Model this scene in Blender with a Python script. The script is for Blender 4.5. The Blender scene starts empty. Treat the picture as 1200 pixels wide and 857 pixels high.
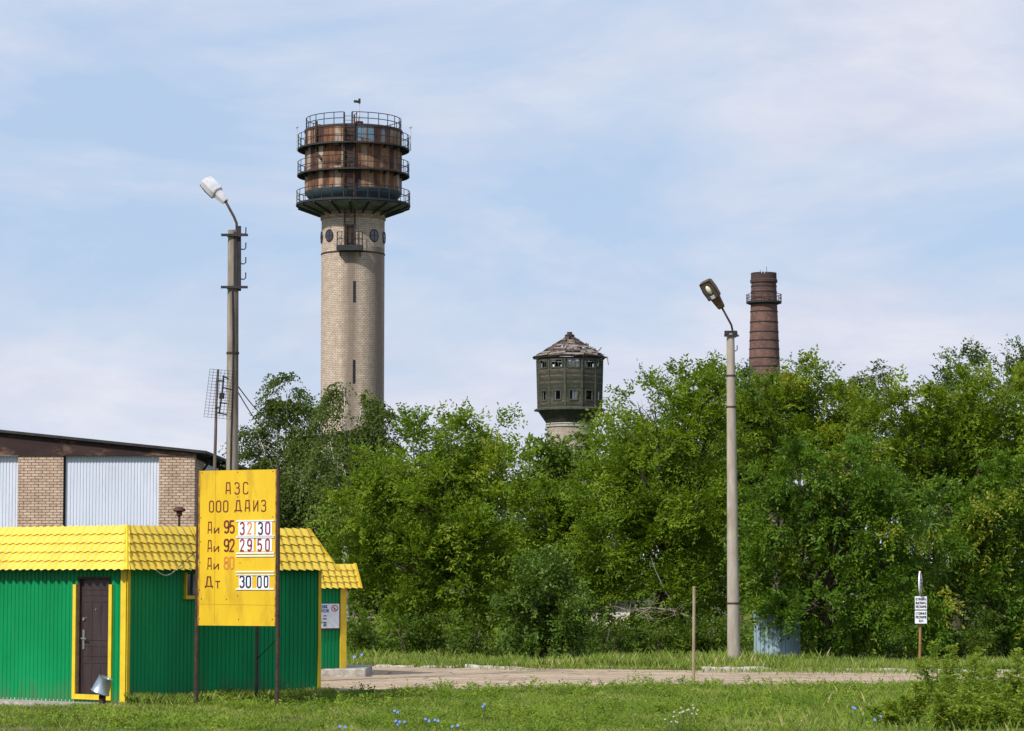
import bpy, math, random
import numpy as np
from mathutils import Vector, Matrix
R = math.radians
scene = bpy.context.scene
# ------------------------------------------------------------------ camera
FPX = 3200.0; K = FPX / 2640.0; HOR = 675.0; EYE = 2.19
PITCH = math.atan((HOR - 428.5) / FPX)
cam_d = bpy.data.cameras.new('camera'); cam = bpy.data.objects.new('camera', cam_d)
scene.collection.objects.link(cam); scene.camera = cam
cam.location = (0, 0, EYE); cam.rotation_euler = (R(90) + PITCH, 0, 0)
cam_d.sensor_width = 36; cam_d.lens = 36 * FPX / 1200; cam_d.clip_end = 9000; cam_d.clip_start = 0.5
# ------------------------------------------------------------------ light
SUN_EL, SUN_AZ = 42.0, 180 + 38.0          # sun behind the camera, to its left
EXPOSURE = 0.0
w = bpy.data.worlds.new('World'); scene.world = w; w.use_nodes = True
nt = w.node_tree; nt.nodes.clear()
def N(t, typ, **kw):
    n = t.nodes.new(typ)
    for k, v in kw.items(): setattr(n, k, v)
    return n
out = N(nt, 'ShaderNodeOutputWorld'); bg = N(nt, 'ShaderNodeBackground'); bg.inputs['Strength'].default_value = 0.1
sky = N(nt, 'ShaderNodeTexSky', sky_type='NISHITA'); sky.sun_disc = False
sky.sun_elevation = R(SUN_EL); sky.sun_rotation = R(SUN_AZ); sky.air_density = 1.0; sky.dust_density = 1.2; sky.ozone_density = 1.5
tc = N(nt, 'ShaderNodeTexCoord')
mp = N(nt, 'ShaderNodeMapping'); mp.inputs['Scale'].default_value = (5.5, 5.5, 16); mp.inputs['Location'].default_value = (1.3, 0.4, 2.0)
mp.inputs['Rotation'].default_value = (0, R(3), 0)
nz = N(nt, 'ShaderNodeTexNoise'); nz.inputs['Scale'].default_value = 1.0; nz.inputs['Detail'].default_value = 9; nz.inputs['Roughness'].default_value = 0.55
nz.inputs['Distortion'].default_value = 0.35
cr = N(nt, 'ShaderNodeValToRGB'); cr.color_ramp.elements[0].position = 0.40; cr.color_ramp.elements[1].position = 0.64
nz2 = N(nt, 'ShaderNodeTexNoise'); nz2.inputs['Scale'].default_value = 2.6; nz2.inputs['Detail'].default_value = 10; nz2.inputs['Roughness'].default_value = 0.62
nz2.inputs['Distortion'].default_value = 0.3
cc = N(nt, 'ShaderNodeValToRGB')
cc.color_ramp.elements[0].position = 0.35; cc.color_ramp.elements[0].color = (6.55, 7.0, 8.45, 1)
cc.color_ramp.elements[1].position = 0.72; cc.color_ramp.elements[1].color = (8.1, 8.25, 9.1, 1)
thin = N(nt, 'ShaderNodeMix', data_type='RGBA'); thin.inputs['Factor'].default_value = 0.82
thin.inputs['B'].default_value = (5.05, 6.6, 9.0, 1)          # high thin veil over the blue
mix = N(nt, 'ShaderNodeMix', data_type='RGBA')
L = nt.links.new
L(tc.outputs['Generated'], mp.inputs['Vector']); L(mp.outputs['Vector'], nz.inputs['Vector']); L(mp.outputs['Vector'], nz2.inputs['Vector'])
# heavier cloud banks low over the horizon
sx = N(nt, 'ShaderNodeSeparateXYZ'); L(tc.outputs['Generated'], sx.inputs[0])
mr = N(nt, 'ShaderNodeFloatCurve'); cu = mr.mapping.curves[0]; cu.points[0].location = (0, .66); cu.points[1].location = (1, .56)
for q in ((.05, .64), (.10, .58), (.15, .455), (.195, .53), (.23, .60), (.4, .5)): cu.points.new(*q)
mr.mapping.update(); L(sx.outputs['Z'], mr.inputs['Value'])
ad = N(nt, 'ShaderNodeMath', operation='ADD'); L(nz.outputs['Fac'], ad.inputs[0]); sb = N(nt, 'ShaderNodeMath', operation='SUBTRACT'); L(mr.outputs[0], sb.inputs[0]); sb.inputs[1].default_value = .5; L(sb.outputs[0], ad.inputs[1])
L(ad.outputs[0], cr.inputs['Fac']); L(nz2.outputs['Fac'], cc.inputs['Fac'])
L(sky.outputs['Color'], thin.inputs['A']); L(thin.outputs['Result'], mix.inputs['A']); L(cc.outputs['Color'], mix.inputs['B'])
L(cr.outputs['Color'], mix.inputs['Factor']); L(mix.outputs['Result'], bg.inputs['Color']); L(bg.outputs[0], out.inputs['Surface'])
sd = bpy.data.lights.new('sun', 'SUN'); so = bpy.data.objects.new('sun', sd); scene.collection.objects.link(so)
sd.energy = 4.9; sd.angle = R(3.0); sd.color = (1.0, 0.95, 0.86)
sv = Vector((math.sin(R(SUN_AZ)) * math.cos(R(SUN_EL)), math.cos(R(SUN_AZ)) * math.cos(R(SUN_EL)), math.sin(R(SUN_EL))))
so.rotation_euler = sv.to_track_quat('Z', 'Y').to_euler(); so.location = (-30, -20, 60)
scene.view_settings.view_transform = 'Standard'; scene.view_settings.look = 'None'
scene.view_settings.exposure = EXPOSURE; scene.view_settings.gamma = 1; scene.view_settings.use_curve_mapping = False
scene.cycles.max_bounces = 6; scene.cycles.transparent_max_bounces = 4
# ------------------------------------------------------------------ helpers
CP, SP = math.cos(PITCH), math.sin(PITCH)
def ray(px, py):
    u = (px - 600) / FPX; v = (428.5 - py) / FPX
    return Vector((u, CP - v * SP, SP + v * CP))
def at(px, py, Z):
    "point seen at photo pixel (px, py) at distance Z*K"
    d = ray(px, py); t = Z * K / d.y
    return Vector((d.x * t, Z * K, EYE + d.z * t))
def gx(px, Z, z=0.0):
    "x for pixel column px on the ground at distance Z*K"
    lo, hi = 300, 1200
    y = HOR + 5780 / Z * (1 - z / EYE)
    return at(px, y, Z).x
def S(Z): return 2640.0 / Z                # photo pixels per metre at Z
ORG = {}
col = scene.collection
class MB:
    def __init__(s): s.v = []; s.f = []; s.m = []; s.cm = 0
    def quad(s, a, b, c, d): i = len(s.v); s.v += [Vector(a), Vector(b), Vector(c), Vector(d)]; s.f.append((i, i+1, i+2, i+3)); s.m.append(s.cm)
    def poly(s, pts): i = len(s.v); s.v += [Vector(p) for p in pts]; s.f.append(tuple(range(i, i+len(pts)))); s.m.append(s.cm)
    def obox(s, c, ax, ay, az):
        "box from centre and three half-axis vectors"
        c, ax, ay, az = Vector(c), Vector(ax), Vector(ay), Vector(az); i = len(s.v)
        for k in ((-1,-1,-1),(1,-1,-1),(1,1,-1),(-1,1,-1),(-1,-1,1),(1,-1,1),(1,1,1),(-1,1,1)):
            s.v.append(c + ax*k[0] + ay*k[1] + az*k[2])
        for f in ((0,3,2,1),(4,5,6,7),(0,1,5,4),(1,2,6,5),(2,3,7,6),(3,0,4,7)):
            s.f.append(tuple(i + q for q in f)); s.m.append(s.cm)
    def box(s, x0, x1, y0, y1, z0, z1): s.obox(((x0+x1)/2, (y0+y1)/2, (z0+z1)/2), ((x1-x0)/2,0,0), (0,(y1-y0)/2,0), (0,0,(z1-z0)/2))
    def tube(s, pts, rad, seg=8, closed=False, caps=True):
        pts = [Vector(p) for p in pts]; n = len(pts)
        if not hasattr(rad, '__len__'): rad = [rad] * n
        base = len(s.v); prev = None
        for i, p in enumerate(pts):
            if closed: t = pts[(i+1) % n] - pts[i-1]
            else: t = pts[min(i+1, n-1)] - pts[max(i-1, 0)]
            t.normalize()
            a = prev if prev is not None else (Vector((0,0,1)) if abs(t.z) < .9 else Vector((1,0,0)))
            b = t.cross(a)
            if b.length < 1e-6: b = t.cross(Vector((0,1,0)))
            b.normalize(); a = b.cross(t); prev = a
            for k in range(seg):
                q = 2*math.pi*k/seg; s.v.append(p + (a*math.cos(q) + b*math.sin(q)) * rad[i])
        for i in range(n if closed else n-1):
            for k in range(seg):
                j = (i+1) % n
                s.f.append((base+i*seg+k, base+i*seg+(k+1)%seg, base+j*seg+(k+1)%seg, base+j*seg+k)); s.m.append(s.cm)
        if caps and not closed:
            s.f.append(tuple(base+k for k in range(seg))[::-1]); s.m.append(s.cm)
            s.f.append(tuple(base+(n-1)*seg+k for k in range(seg))); s.m.append(s.cm)
    def lathe(s, c, prof, seg=48, a0=0.0, a1=2*math.pi):
        "profile [(r, z)] round the vertical through c"
        c = Vector(c); full = abs(a1 - a0 - 2*math.pi) < 1e-6; na = seg if full else seg+1; base = len(s.v)
        for (r, z) in prof:
            for k in range(na):
                q = a0 + (a1-a0)*k/seg; s.v.append(c + Vector((r*math.cos(q), r*math.sin(q), z)))
        for i in range(len(prof)-1):
            for k in range(seg):
                k2 = (k+1) % na
                s.f.append((base+i*na+k, base+i*na+k2, base+(i+1)*na+k2, base+(i+1)*na+k)); s.m.append(s.cm)
    def build(s, name, mat, parent=None, smooth=False, loc=None):
        me = bpy.data.meshes.new(name)
        o = bpy.data.objects.new(name, me); col.objects.link(o)
        if parent is not None: org = ORG[parent.name]; o.parent = parent
        else:
            org = Vector(loc) if loc is not None else Vector((0,0,0)); o.location = org
        ORG[o.name] = org
        me.from_pydata([tuple(v - org) for v in s.v], [], s.f)
        mats = mat if isinstance(mat, (list, tuple)) else [mat]
        for m in mats: me.materials.append(m)
        if len(mats) > 1: me.polygons.foreach_set('material_index', s.m)
        if smooth is True: me.polygons.foreach_set('use_smooth', [True]*len(me.polygons))
        elif smooth: me.polygons.foreach_set('use_smooth', [True]*len(me.polygons)); me.set_sharp_from_angle(angle=R(smooth))
        me.update(); return o
def tag(o, label=None, cat=None, group=None, kind=None):
    for k, v in (('label', label), ('category', cat), ('group', group), ('kind', kind)):
        if v: o[k] = v
    return o
def thing(name, loc, label, cat, group=None):
    o = bpy.data.objects.new(name, None); col.objects.link(o); o.location = loc; o.empty_display_size = .3
    ORG[o.name] = Vector(loc); return tag(o, label, cat, group)
def copy_tree(o, parent=None):
    c = o.copy(); col.objects.link(c); c.parent = parent
    if parent is None: pass
    for ch in list(o.children): copy_tree(ch, c)
    return c
# ------------------------------------------------------------------ materials
def base_mat(name):
    m = bpy.data.materials.new(name); m.use_nodes = True; t = m.node_tree; t.nodes.clear()
    o = N(t, 'ShaderNodeOutputMaterial'); p = N(t, 'ShaderNodeBsdfPrincipled'); t.links.new(p.outputs[0], o.inputs[0])
    p.inputs['Specular IOR Level'].default_value = 0.3
    return m, t, p
def ramp(t, stops):
    r = N(t, 'ShaderNodeValToRGB'); e = r.color_ramp.elements
    while len(e) < len(stops): e.new(0.5)
    for q, (pos, c) in zip(e, stops): q.position = pos; q.color = (*c, 1)
    return r
def noise_node(t, vec, scale, detail=6, stretch=(1,1,1), rough=.6, loc=(0,0,0)):
    mp = N(t, 'ShaderNodeMapping'); mp.inputs['Scale'].default_value = stretch; mp.inputs['Location'].default_value = loc
    t.links.new(vec, mp.inputs['Vector'])
    n = N(t, 'ShaderNodeTexNoise'); n.inputs['Scale'].default_value = scale; n.inputs['Detail'].default_value = detail; n.inputs['Roughness'].default_value = rough
    t.links.new(mp.outputs['Vector'], n.inputs['Vector']); return n
def mixc(t, fac, a, b, mode='MIX'):
    m = N(t, 'ShaderNodeMix', data_type='RGBA', blend_type=mode)
    for sock, v in (('Factor', fac), ('A', a), ('B', b)):
        if hasattr(v, 'is_output') or isinstance(v, bpy.types.NodeSocket): t.links.new(v, m.inputs[sock])
        elif sock == 'Factor': m.inputs[sock].default_value = v
        else: m.inputs[sock].default_value = (*v, 1)
    return m.outputs['Result']
def math_n(t, op, a, b=0.0, c=None):
    m = N(t, 'ShaderNodeMath', operation=op)
    for i, v in enumerate((a, b) if c is None else (a, b, c)):
        if isinstance(v, bpy.types.NodeSocket): t.links.new(v, m.inputs[i])
        else: m.inputs[i].default_value = v
    return m.outputs[0]
def bump(t, p, h, strength, dist):
    b = N(t, 'ShaderNodeBump'); b.inputs['Strength'].default_value = strength; b.inputs['Distance'].default_value = dist
    t.links.new(h, b.inputs['Height']); t.links.new(b.outputs[0], p.inputs['Normal'])
def objco(t): return N(t, 'ShaderNodeTexCoord').outputs['Object']
def nmat(name, c1, c2, scale=4, rough=.7, metal=0.0, bmp=0.0, stretch=(1,1,1), stops=(.35,.65), dirt=None, dirt_scale=1.2, dirt_amt=.5, spec=.3):
    m, t, p = base_mat(name); v = objco(t)
    n = noise_node(t, v, scale, 7, stretch)
    r = ramp(t, [(stops[0], c1), (stops[1], c2)]); t.links.new(n.outputs['Fac'], r.inputs['Fac'])
    c = r.outputs['Color']
    if dirt:
        n2 = noise_node(t, v, dirt_scale, 8, stretch, .68, (3.1, 7.7, 1.3)); r2 = ramp(t, [(.5, (0,0,0)), (.72, (dirt_amt,)*3)])
        t.links.new(n2.outputs['Fac'], r2.inputs['Fac']); c = mixc(t, r2.outputs['Color'], c, dirt)
    t.links.new(c, p.inputs['Base Color']); p.inputs['Roughness'].default_value = rough; p.inputs['Metallic'].default_value = metal
    p.inputs['Specular IOR Level'].default_value = spec
    if bmp: bump(t, p, n.outputs['Fac'], bmp, .02)
    return m
M = {}
def green_sheet():
    "painted sheet with faded sheets side by side and mud splashed along the foot"
    m, t, p = base_mat('green_sheet'); v = objco(t); s = N(t, 'ShaderNodeSeparateXYZ'); t.links.new(v, s.inputs[0])
    n = noise_node(t, v, 1.3, 7, (1,1,.35)); r = ramp(t, [(.35, (.001,.205,.064)), (.65, (.003,.265,.088))]); t.links.new(n.outputs['Fac'], r.inputs['Fac'])
    u = math_n(t, 'FLOOR', math_n(t, 'MULTIPLY', math_n(t, 'ADD', s.outputs['X'], math_n(t, 'MULTIPLY', s.outputs['Y'], .35)), 1.15)); wn = N(t, 'ShaderNodeTexWhiteNoise', noise_dimensions='1D'); t.links.new(u, wn.inputs['W'])
    r1 = ramp(t, [(0, (.86,.86,.86)), (1, (1.06,1.06,1.06))]); t.links.new(wn.outputs['Value'], r1.inputs['Fac']); c = mixc(t, 1, r.outputs['Color'], r1.outputs['Color'], 'MULTIPLY')
    n2 = noise_node(t, v, 3.0, 9, (1.6,1.6,.4), .7); zf = N(t, 'ShaderNodeMapRange'); zf.inputs['From Min'].default_value = .02; zf.inputs['From Max'].default_value = .55; zf.inputs['To Min'].default_value = .30; zf.inputs['To Max'].default_value = -.02; t.links.new(s.outputs['Z'], zf.inputs['Value'])
    r2 = ramp(t, [(.58, (0,0,0)), (.86, (.6,.6,.6))]); t.links.new(math_n(t, 'ADD', n2.outputs['Fac'], zf.outputs[0]), r2.inputs['Fac']); c = mixc(t, r2.outputs['Color'], c, (.075,.10,.05))
    t.links.new(c, p.inputs['Base Color']); p.inputs['Roughness'].default_value = .5; p.inputs['Specular IOR Level'].default_value = .15
    n4 = noise_node(t, v, .9, 3); bump(t, p, n4.outputs['Fac'], .25, .08); return m
M['yellow_tile'] = nmat('yellow_tile', (.63,.44,.045), (.71,.51,.062), 2.0, .42, 0, 0, dirt=(.42,.27,.03), dirt_scale=2.2, dirt_amt=.35, spec=.4)
M['yellow_trim'] = nmat('yellow_trim', (.62,.42,.02), (.74,.52,.03), 3, .45, 0, .05, dirt=(.4,.25,.03), dirt_scale=4, dirt_amt=.4)
M['sign_yellow'] = nmat('sign_yellow', (.60,.38,.012), (.70,.47,.02), 1.6, .55, 0, 0, (1.6,1,.5), dirt=(.34,.19,.015), dirt_scale=2.0, dirt_amt=.75)
M['dark_red'] = nmat('dark_red', (.10,.014,.012), (.16,.022,.02), 20, .6)
M['crimson'] = nmat('crimson', (.20,.008,.02), (.26,.012,.03), 20, .6)
M['purple'] = nmat('purple', (.20,.01,.08), (.25,.012,.10), 20, .6)
M['orange'] = nmat('orange', (.60,.16,.02), (.66,.22,.04), 20, .6)
M['faded_orange'] = nmat('faded_orange', (.48,.17,.03), (.58,.26,.03), 25, .7)
M['navy'] = nmat('navy', (.008,.01,.035), (.012,.016,.05), 20, .6)
M['white_plastic'] = nmat('white_plastic', (.68,.70,.78), (.76,.78,.84), 6, .5)
M['black'] = nmat('black', (.01,.01,.01), (.02,.018,.016), 10, .6)
M['blue_ink'] = nmat('blue_ink', (.01,.06,.30), (.015,.08,.36), 10, .6)
M['red_ink'] = nmat('red_ink', (.40,.02,.03), (.46,.03,.04), 10, .6)
M['door_brown'] = nmat('door_brown', (.032,.020,.022), (.046,.030,.032), 8, .45, 0, .05, (1,1,.3))
M['chrome'] = nmat('chrome', (.5,.48,.44), (.6,.58,.55), 10, .3, 1.0)
M['concrete'] = nmat('concrete', (.30,.28,.25), (.42,.40,.37), 5, .9, 0, .4, dirt=(.16,.14,.12), dirt_scale=3, dirt_amt=.7)
M['old_concrete'] = nmat('old_concrete', (.26,.24,.21), (.44,.41,.37), 9, .92, 0, .6, dirt=(.09,.08,.065), dirt_scale=5, dirt_amt=.8)
M['pole_concrete'] = nmat('pole_concrete', (.27,.235,.19), (.38,.34,.285), 6, .9, 0, .3, (1,1,.25), dirt=(.15,.10,.065), dirt_scale=2.0, dirt_amt=.75)
M['left_pole'] = nmat('stained_pole', (.155,.125,.10), (.27,.235,.195), 5, .9, 0, .3, (1.5,1.5,.22), stops=(.38,.6), dirt=(.055,.032,.022), dirt_scale=1.8, dirt_amt=.85)
M['rust_dark'] = nmat('rust_dark', (.030,.020,.017), (.075,.042,.028), 12, .8, 0, .2)
M['dark_steel'] = nmat('dark_steel', (.016,.018,.024), (.032,.030,.034), 5, .7)
M['rust_pipe'] = nmat('rust_pipe', (.22,.16,.10), (.36,.29,.21), 6, .75, 0, .2, (1,1,.3), dirt=(.13,.06,.03), dirt_scale=4, dirt_amt=.7)
M['weathered_wood'] = nmat('weathered_wood', (.075,.055,.042), (.17,.13,.10), 10, .9, 0, .4, (3,3,.3))
M['galvanised'] = nmat('galvanised', (.30,.36,.42), (.52,.58,.64), 5, .33, .85, .03, dirt=(.2,.2,.2), dirt_amt=.4)
M['lamp_grey'] = nmat('lamp_grey', (.42,.42,.46), (.58,.58,.63), 5, .5, 0, .05, dirt=(.30,.29,.30), dirt_scale=4, dirt_amt=.5)
M['lamp_brown'] = nmat('lamp_brown', (.06,.04,.022), (.12,.075,.035), 6, .6, 0, .1)
M['lamp_inside'] = nmat('lamp_inside', (.055,.045,.035), (.12,.10,.075), 6, .4)
M['lamp_glass'] = nmat('lamp_glass', (.60,.57,.48), (.72,.70,.60), 8, .25)
M['window_dark'] = nmat('window_dark', (.010,.011,.013), (.022,.022,.024), 3, .25)
M['glass'] = nmat('glass', (.012,.014,.016), (.02,.024,.03), 1, .06, 0, 0, spec=.9)
M['bark'] = nmat('bark', (.045,.034,.026), (.11,.085,.065), 9, .95, 0, .5, (1,1,.3))
M['birch_bark'] = nmat('birch_bark', (.06,.05,.045), (.55,.52,.46), 5, .9, 0, .2, (.6,.6,2.0), stops=(.38,.46))
M['dead_wood'] = nmat('dead_wood', (.16,.13,.105), (.27,.23,.19), 8, .95)
M['tin_shed'] = nmat('tin_shed', (.20,.29,.33), (.29,.39,.43), 4, .5, .15, 0, (1,1,.3), dirt=(.16,.15,.12), dirt_scale=3, dirt_amt=.5)
M['white_sheet'] = nmat('white_sheet', (.54,.58,.68), (.60,.64,.735), .8, .5, 0, 0, (1,1,.35), dirt=(.40,.43,.50), dirt_scale=2.4, dirt_amt=.35)
M['brown_fascia'] = nmat('brown_fascia', (.022,.011,.011), (.040,.020,.019), 1.2, .75, 0, 0, (.6,1,1.5), dirt=(.34,.19,.13), dirt_scale=1.3, dirt_amt=.8)
M['roof_dark'] = nmat('roof_dark', (.022,.022,.026), (.045,.042,.042), 2, .85)
M['stem'] = nmat('stem', (.07,.10,.025), (.12,.15,.04), 6, .7)
M['chicory'] = nmat('chicory', (.12,.20,.62), (.20,.30,.75), 30, .6)
M['white_petal'] = nmat('white_petal', (.40,.41,.36), (.52,.53,.47), 30, .6)
M['pale_wall'] = nmat('pale_wall', (.48,.40,.34), (.66,.60,.54), 3, .9, 0, .2, dirt=(.25,.18,.14), dirt_scale=1.5, dirt_amt=.6)
M['teal_sheet'] = nmat('teal_sheet', (.005,.10,.12), (.01,.15,.17), 3, .5)
M['mushroom_red'] = nmat('mushroom_red', (.06,.02,.016), (.12,.04,.03), 10, .7)
M['cable'] = nmat('cable', (.012,.012,.014), (.02,.02,.022), 10, .6)
M['pale_cable'] = nmat('pale_cable', (.35,.33,.30), (.42,.40,.36), 10, .6)
def brick_mat(name, mode, c1, c2, mortar, bw, bh, ms, extra=None, rough=.9):
    "mode flat: x/z plane; mode round: angle*R, z"
    m, t, p = base_mat(name); v = objco(t); s = N(t, 'ShaderNodeSeparateXYZ'); t.links.new(v, s.inputs[0])
    if mode == 'flat': u = math_n(t, 'ADD', s.outputs['X'], s.outputs['Y'])
    else:
        a = math_n(t, 'ARCTAN2', s.outputs['Y'], s.outputs['X']); u = math_n(t, 'MULTIPLY', a, mode)
    cb = N(t, 'ShaderNodeCombineXYZ'); t.links.new(u, cb.inputs[0]); t.links.new(s.outputs['Z'], cb.inputs[1])
    b = N(t, 'ShaderNodeTexBrick'); b.inputs['Scale'].default_value = 1; b.inputs['Brick Width'].default_value = bw; b.inputs['Row Height'].default_value = bh
    b.inputs['Mortar Size'].default_value = ms; b.inputs['Mortar Smooth'].default_value = .2; b.inputs['Bias'].default_value = -.1
    b.inputs['Color1'].default_value = (*c1, 1); b.inputs['Color2'].default_value = (*c2, 1); b.inputs['Mortar'].default_value = (*mortar, 1)
    t.links.new(cb.outputs[0], b.inputs['Vector'])
    c = b.outputs['Color']
    n = noise_node(t, cb.outputs[0], 2.2, 8, (1, 1, 1)); r = ramp(t, [(.3, (.72,.70,.68)), (.7, (1.08,1.06,1.04))]); t.links.new(n.outputs['Fac'], r.inputs['Fac'])
    c = mixc(t, 1.0, c, r.outputs['Color'], 'MULTIPLY')
    n3 = noise_node(t, cb.outputs[0], 9, 3); r3 = ramp(t, [(.30, (.55,.52,.50)), (.46, (1,1,1))]); t.links.new(n3.outputs['Fac'], r3.inputs['Fac'])
    c = mixc(t, .8, c, r3.outputs['Color'], 'MULTIPLY')
    if extra: c = extra(t, c, u, s.outputs['Z'], cb.outputs[0])
    t.links.new(c, p.inputs['Base Color']); p.inputs['Roughness'].default_value = rough
    bump(t, p, b.outputs['Fac'], -.35, .02)
    return m

M['green_sheet'] = green_sheet()
# ------------------------------------------------------------------ ground
def zground(x, y):
    b = min(1, max(0, (y - 36*K*.9) / 4)) if y < 45 else 1
    near = 1.0 if y < 43*K else max(0.0, 1 - (y - 43*K) / (2*K))
    return .035*near*(math.sin(x*.9+1.3)*math.cos(y*.55) + .6*math.sin(x*2.1+y*1.3)) - .012
def road_far(x):   # far kerb line y(x)
    return (54.3 - (x + 3.5) * (3.3 / 13.0)) * K if x > -3.5 else 54.3*K
def road_near(x):
    return (44.2 + 0.17*x + .35*math.sin(x*.8) + .2*math.sin(x*2.3+1)) * K
def build_ground():
    xs = sorted(set([-4000,-1500,-600,-250,-120,-60] + list(np.arange(-32, 34, .8)) + [60,120,250,600,1500,4000]))
    ys = sorted(set([-300,-80,-20,5] + list(np.arange(20, 62, .7)) + list(np.arange(62, 110, 4)) + [130,180,260,400,800,1600,4000,8000]))
    mb = MB(); nx = len(xs)
    for y in ys:
        for x in xs: mb.v.append(Vector((x, y, zground(x, y) if 20 < y < 62 and abs(x) < 33 else -.012)))
    for j in range(len(ys)-1):
        for i in range(nx-1):
            a = j*nx+i; mb.f.append((a, a+1, a+nx+1, a+nx)); mb.m.append(0)
    m, t, p = base_mat('ground_soil'); v = objco(t)
    n = noise_node(t, v, .5, 8); n2 = noise_node(t, v, 6, 6)
    r = ramp(t, [(.3, (.035,.055,.014)), (.5, (.06,.085,.02)), (.64, (.10,.085,.04)), (.8, (.17,.12,.075))])
    t.links.new(math_n(t, 'ADD', math_n(t, 'MULTIPLY', n.outputs['Fac'], .7), math_n(t, 'MULTIPLY', n2.outputs['Fac'], .3)), r.inputs['Fac'])
    c = r.outputs['Color']
    for (px, Z, rx, ry) in ((350, 34.3, 1.15, 1.5), (20, 33.2, .8, .9), (560, 43.0, 1.6, .8)):   # trampled bare soil
        vm = N(t, 'ShaderNodeMapping'); vm.inputs['Location'].default_value = (-gx(px, Z)/rx, -Z*K/ry, 0); vm.inputs['Scale'].default_value = (1/rx, 1/ry, 1); t.links.new(v, vm.inputs['Vector'])
        ln = N(t, 'ShaderNodeVectorMath', operation='LENGTH'); t.links.new(vm.outputs[0], ln.inputs[0])
        rr = ramp(t, [(.25, (1,1,1)), (.75, (0,0,0))]); t.links.new(math_n(t, 'ADD', ln.outputs['Value'], math_n(t, 'MULTIPLY', math_n(t, 'SUBTRACT', n2.outputs['Fac'], .5), .9)), rr.inputs['Fac'])
        c = mixc(t, rr.outputs['Color'], c, (.22,.145,.095))
    t.links.new(c, p.inputs['Base Color']); p.inputs['Roughness'].default_value = 1
    bump(t, p, n2.outputs['Fac'], .6, .05)
    o = mb.build('ground', m, None, True); tag(o, kind='structure')
build_ground()
def build_road():
    mb = MB(); xs = np.arange(-60, 60.1, .5)
    for x in xs:
        for q in range(7):
            f = (0, .01, .2, .4, .6, .8, 1)[q]; y = road_near(x)*(1-f) + (road_far(x)-.05)*f
            mb.v.append(Vector((x, y, (-.09 if q == 0 else .028 + .012*math.sin(x*1.1+q)*math.sin(q*1.3)))))
    for i in range(len(xs)-1):
        for q in range(6): a = i*7+q; mb.f.append((a, a+7, a+8, a+1)); mb.m.append(0)
    m, t, p = base_mat('worn_road'); v = objco(t)
    n = noise_node(t, v, .55, 9, (.5, 1.5, 1), .72); n2 = noise_node(t, v, 9, 7, (1,1,1), .7)
    r = ramp(t, [(.3, (.24,.17,.12)), (.44, (.43,.325,.225)), (.6, (.54,.425,.315)), (.78, (.40,.325,.245))]); t.links.new(n.outputs['Fac'], r.inputs['Fac'])
    r2 = ramp(t, [(.35, (.55,.52,.49)), (.6, (1,1,1))]); t.links.new(n2.outputs['Fac'], r2.inputs['Fac'])
    n5 = noise_node(t, v, .8, 9, (.25, 2.2, 1), .7, (4,9,0)); r5 = ramp(t, [(.54, (0,0,0)), (.66, (.75,)*3)]); t.links.new(n5.outputs['Fac'], r5.inputs['Fac'])
    vo = N(t, 'ShaderNodeTexVoronoi', feature='DISTANCE_TO_EDGE'); vo.inputs['Scale'].default_value = .8; t.links.new(v, vo.inputs['Vector']); lc = math_n(t, 'LESS_THAN', vo.outputs['Distance'], .018)
    cc_ = mixc(t, 1, r.outputs['Color'], r2.outputs['Color'], 'MULTIPLY'); cc_ = mixc(t, r5.outputs['Color'], cc_, (.17,.135,.105)); cc_ = mixc(t, math_n(t, 'MULTIPLY', lc, .7), cc_, (.10,.09,.06))
    t.links.new(cc_, p.inputs['Base Color']); p.inputs['Roughness'].default_value = .95
    bump(t, p, n2.outputs['Fac'], .5, .02)
    tag(mb.build('road', m, None, True), kind='structure')
build_road()
def kerbs():
    rng = random.Random(4); x = -3.3; first = []
    protos = []
    for q in range(3):
        mb = MB(); Ls = (1.3, 1.0, 1.6)[q]; n = 8
        prof = [(-.11,-.06),(-.11,.055),(-.08,.085),(.07,.08),(.10,.055),(.10,-.06)]
        for i in range(n+1):
            xx = -Ls/2 + Ls*i/n
            for (a, b) in prof: mb.v.append(Vector((xx + rng.uniform(-.01,.01), a + rng.uniform(-.012,.012), b + rng.uniform(-.04,.012)*(b > 0))))
        for i in range(n):
            for k in range(6): a = i*6+k; mb.f.append((a, i*6+(k+1)%6, (i+1)*6+(k+1)%6, a+6)); mb.m.append(0)
        mb.f.append(tuple(range(6))); mb.m.append(0); mb.f.append(tuple(n*6+k for k in range(6))[::-1]); mb.m.append(0)
        o = mb.build('kerb_stone', M['old_concrete'], None, 40); protos.append([o, Ls, False])
        tag(o, 'broken pale concrete kerb stone lying along the far edge of the worn road', 'kerb stone', 'kerb stones along the far road edge')
    while x < 20:
        q = rng.randrange(3); o, Ls, used = protos[q]
        if not (0.4 < x < 3.2 and rng.random() < .8) and rng.random() < .78:
            c = o if not used else o.copy()
            if used: col.objects.link(c)
            protos[q][2] = True
            xm = x + Ls/2; c.location = (xm, road_far(xm) + .05 + rng.uniform(-.06,.06), rng.uniform(-.035, .02))
            c.rotation_euler = (rng.uniform(-.12,.12), rng.uniform(-.035,.035), math.atan2(road_far(xm+.5)-road_far(xm-.5), 1) + rng.uniform(-.05,.05))
        x += Ls + rng.uniform(.02, .12)
kerbs()
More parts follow.
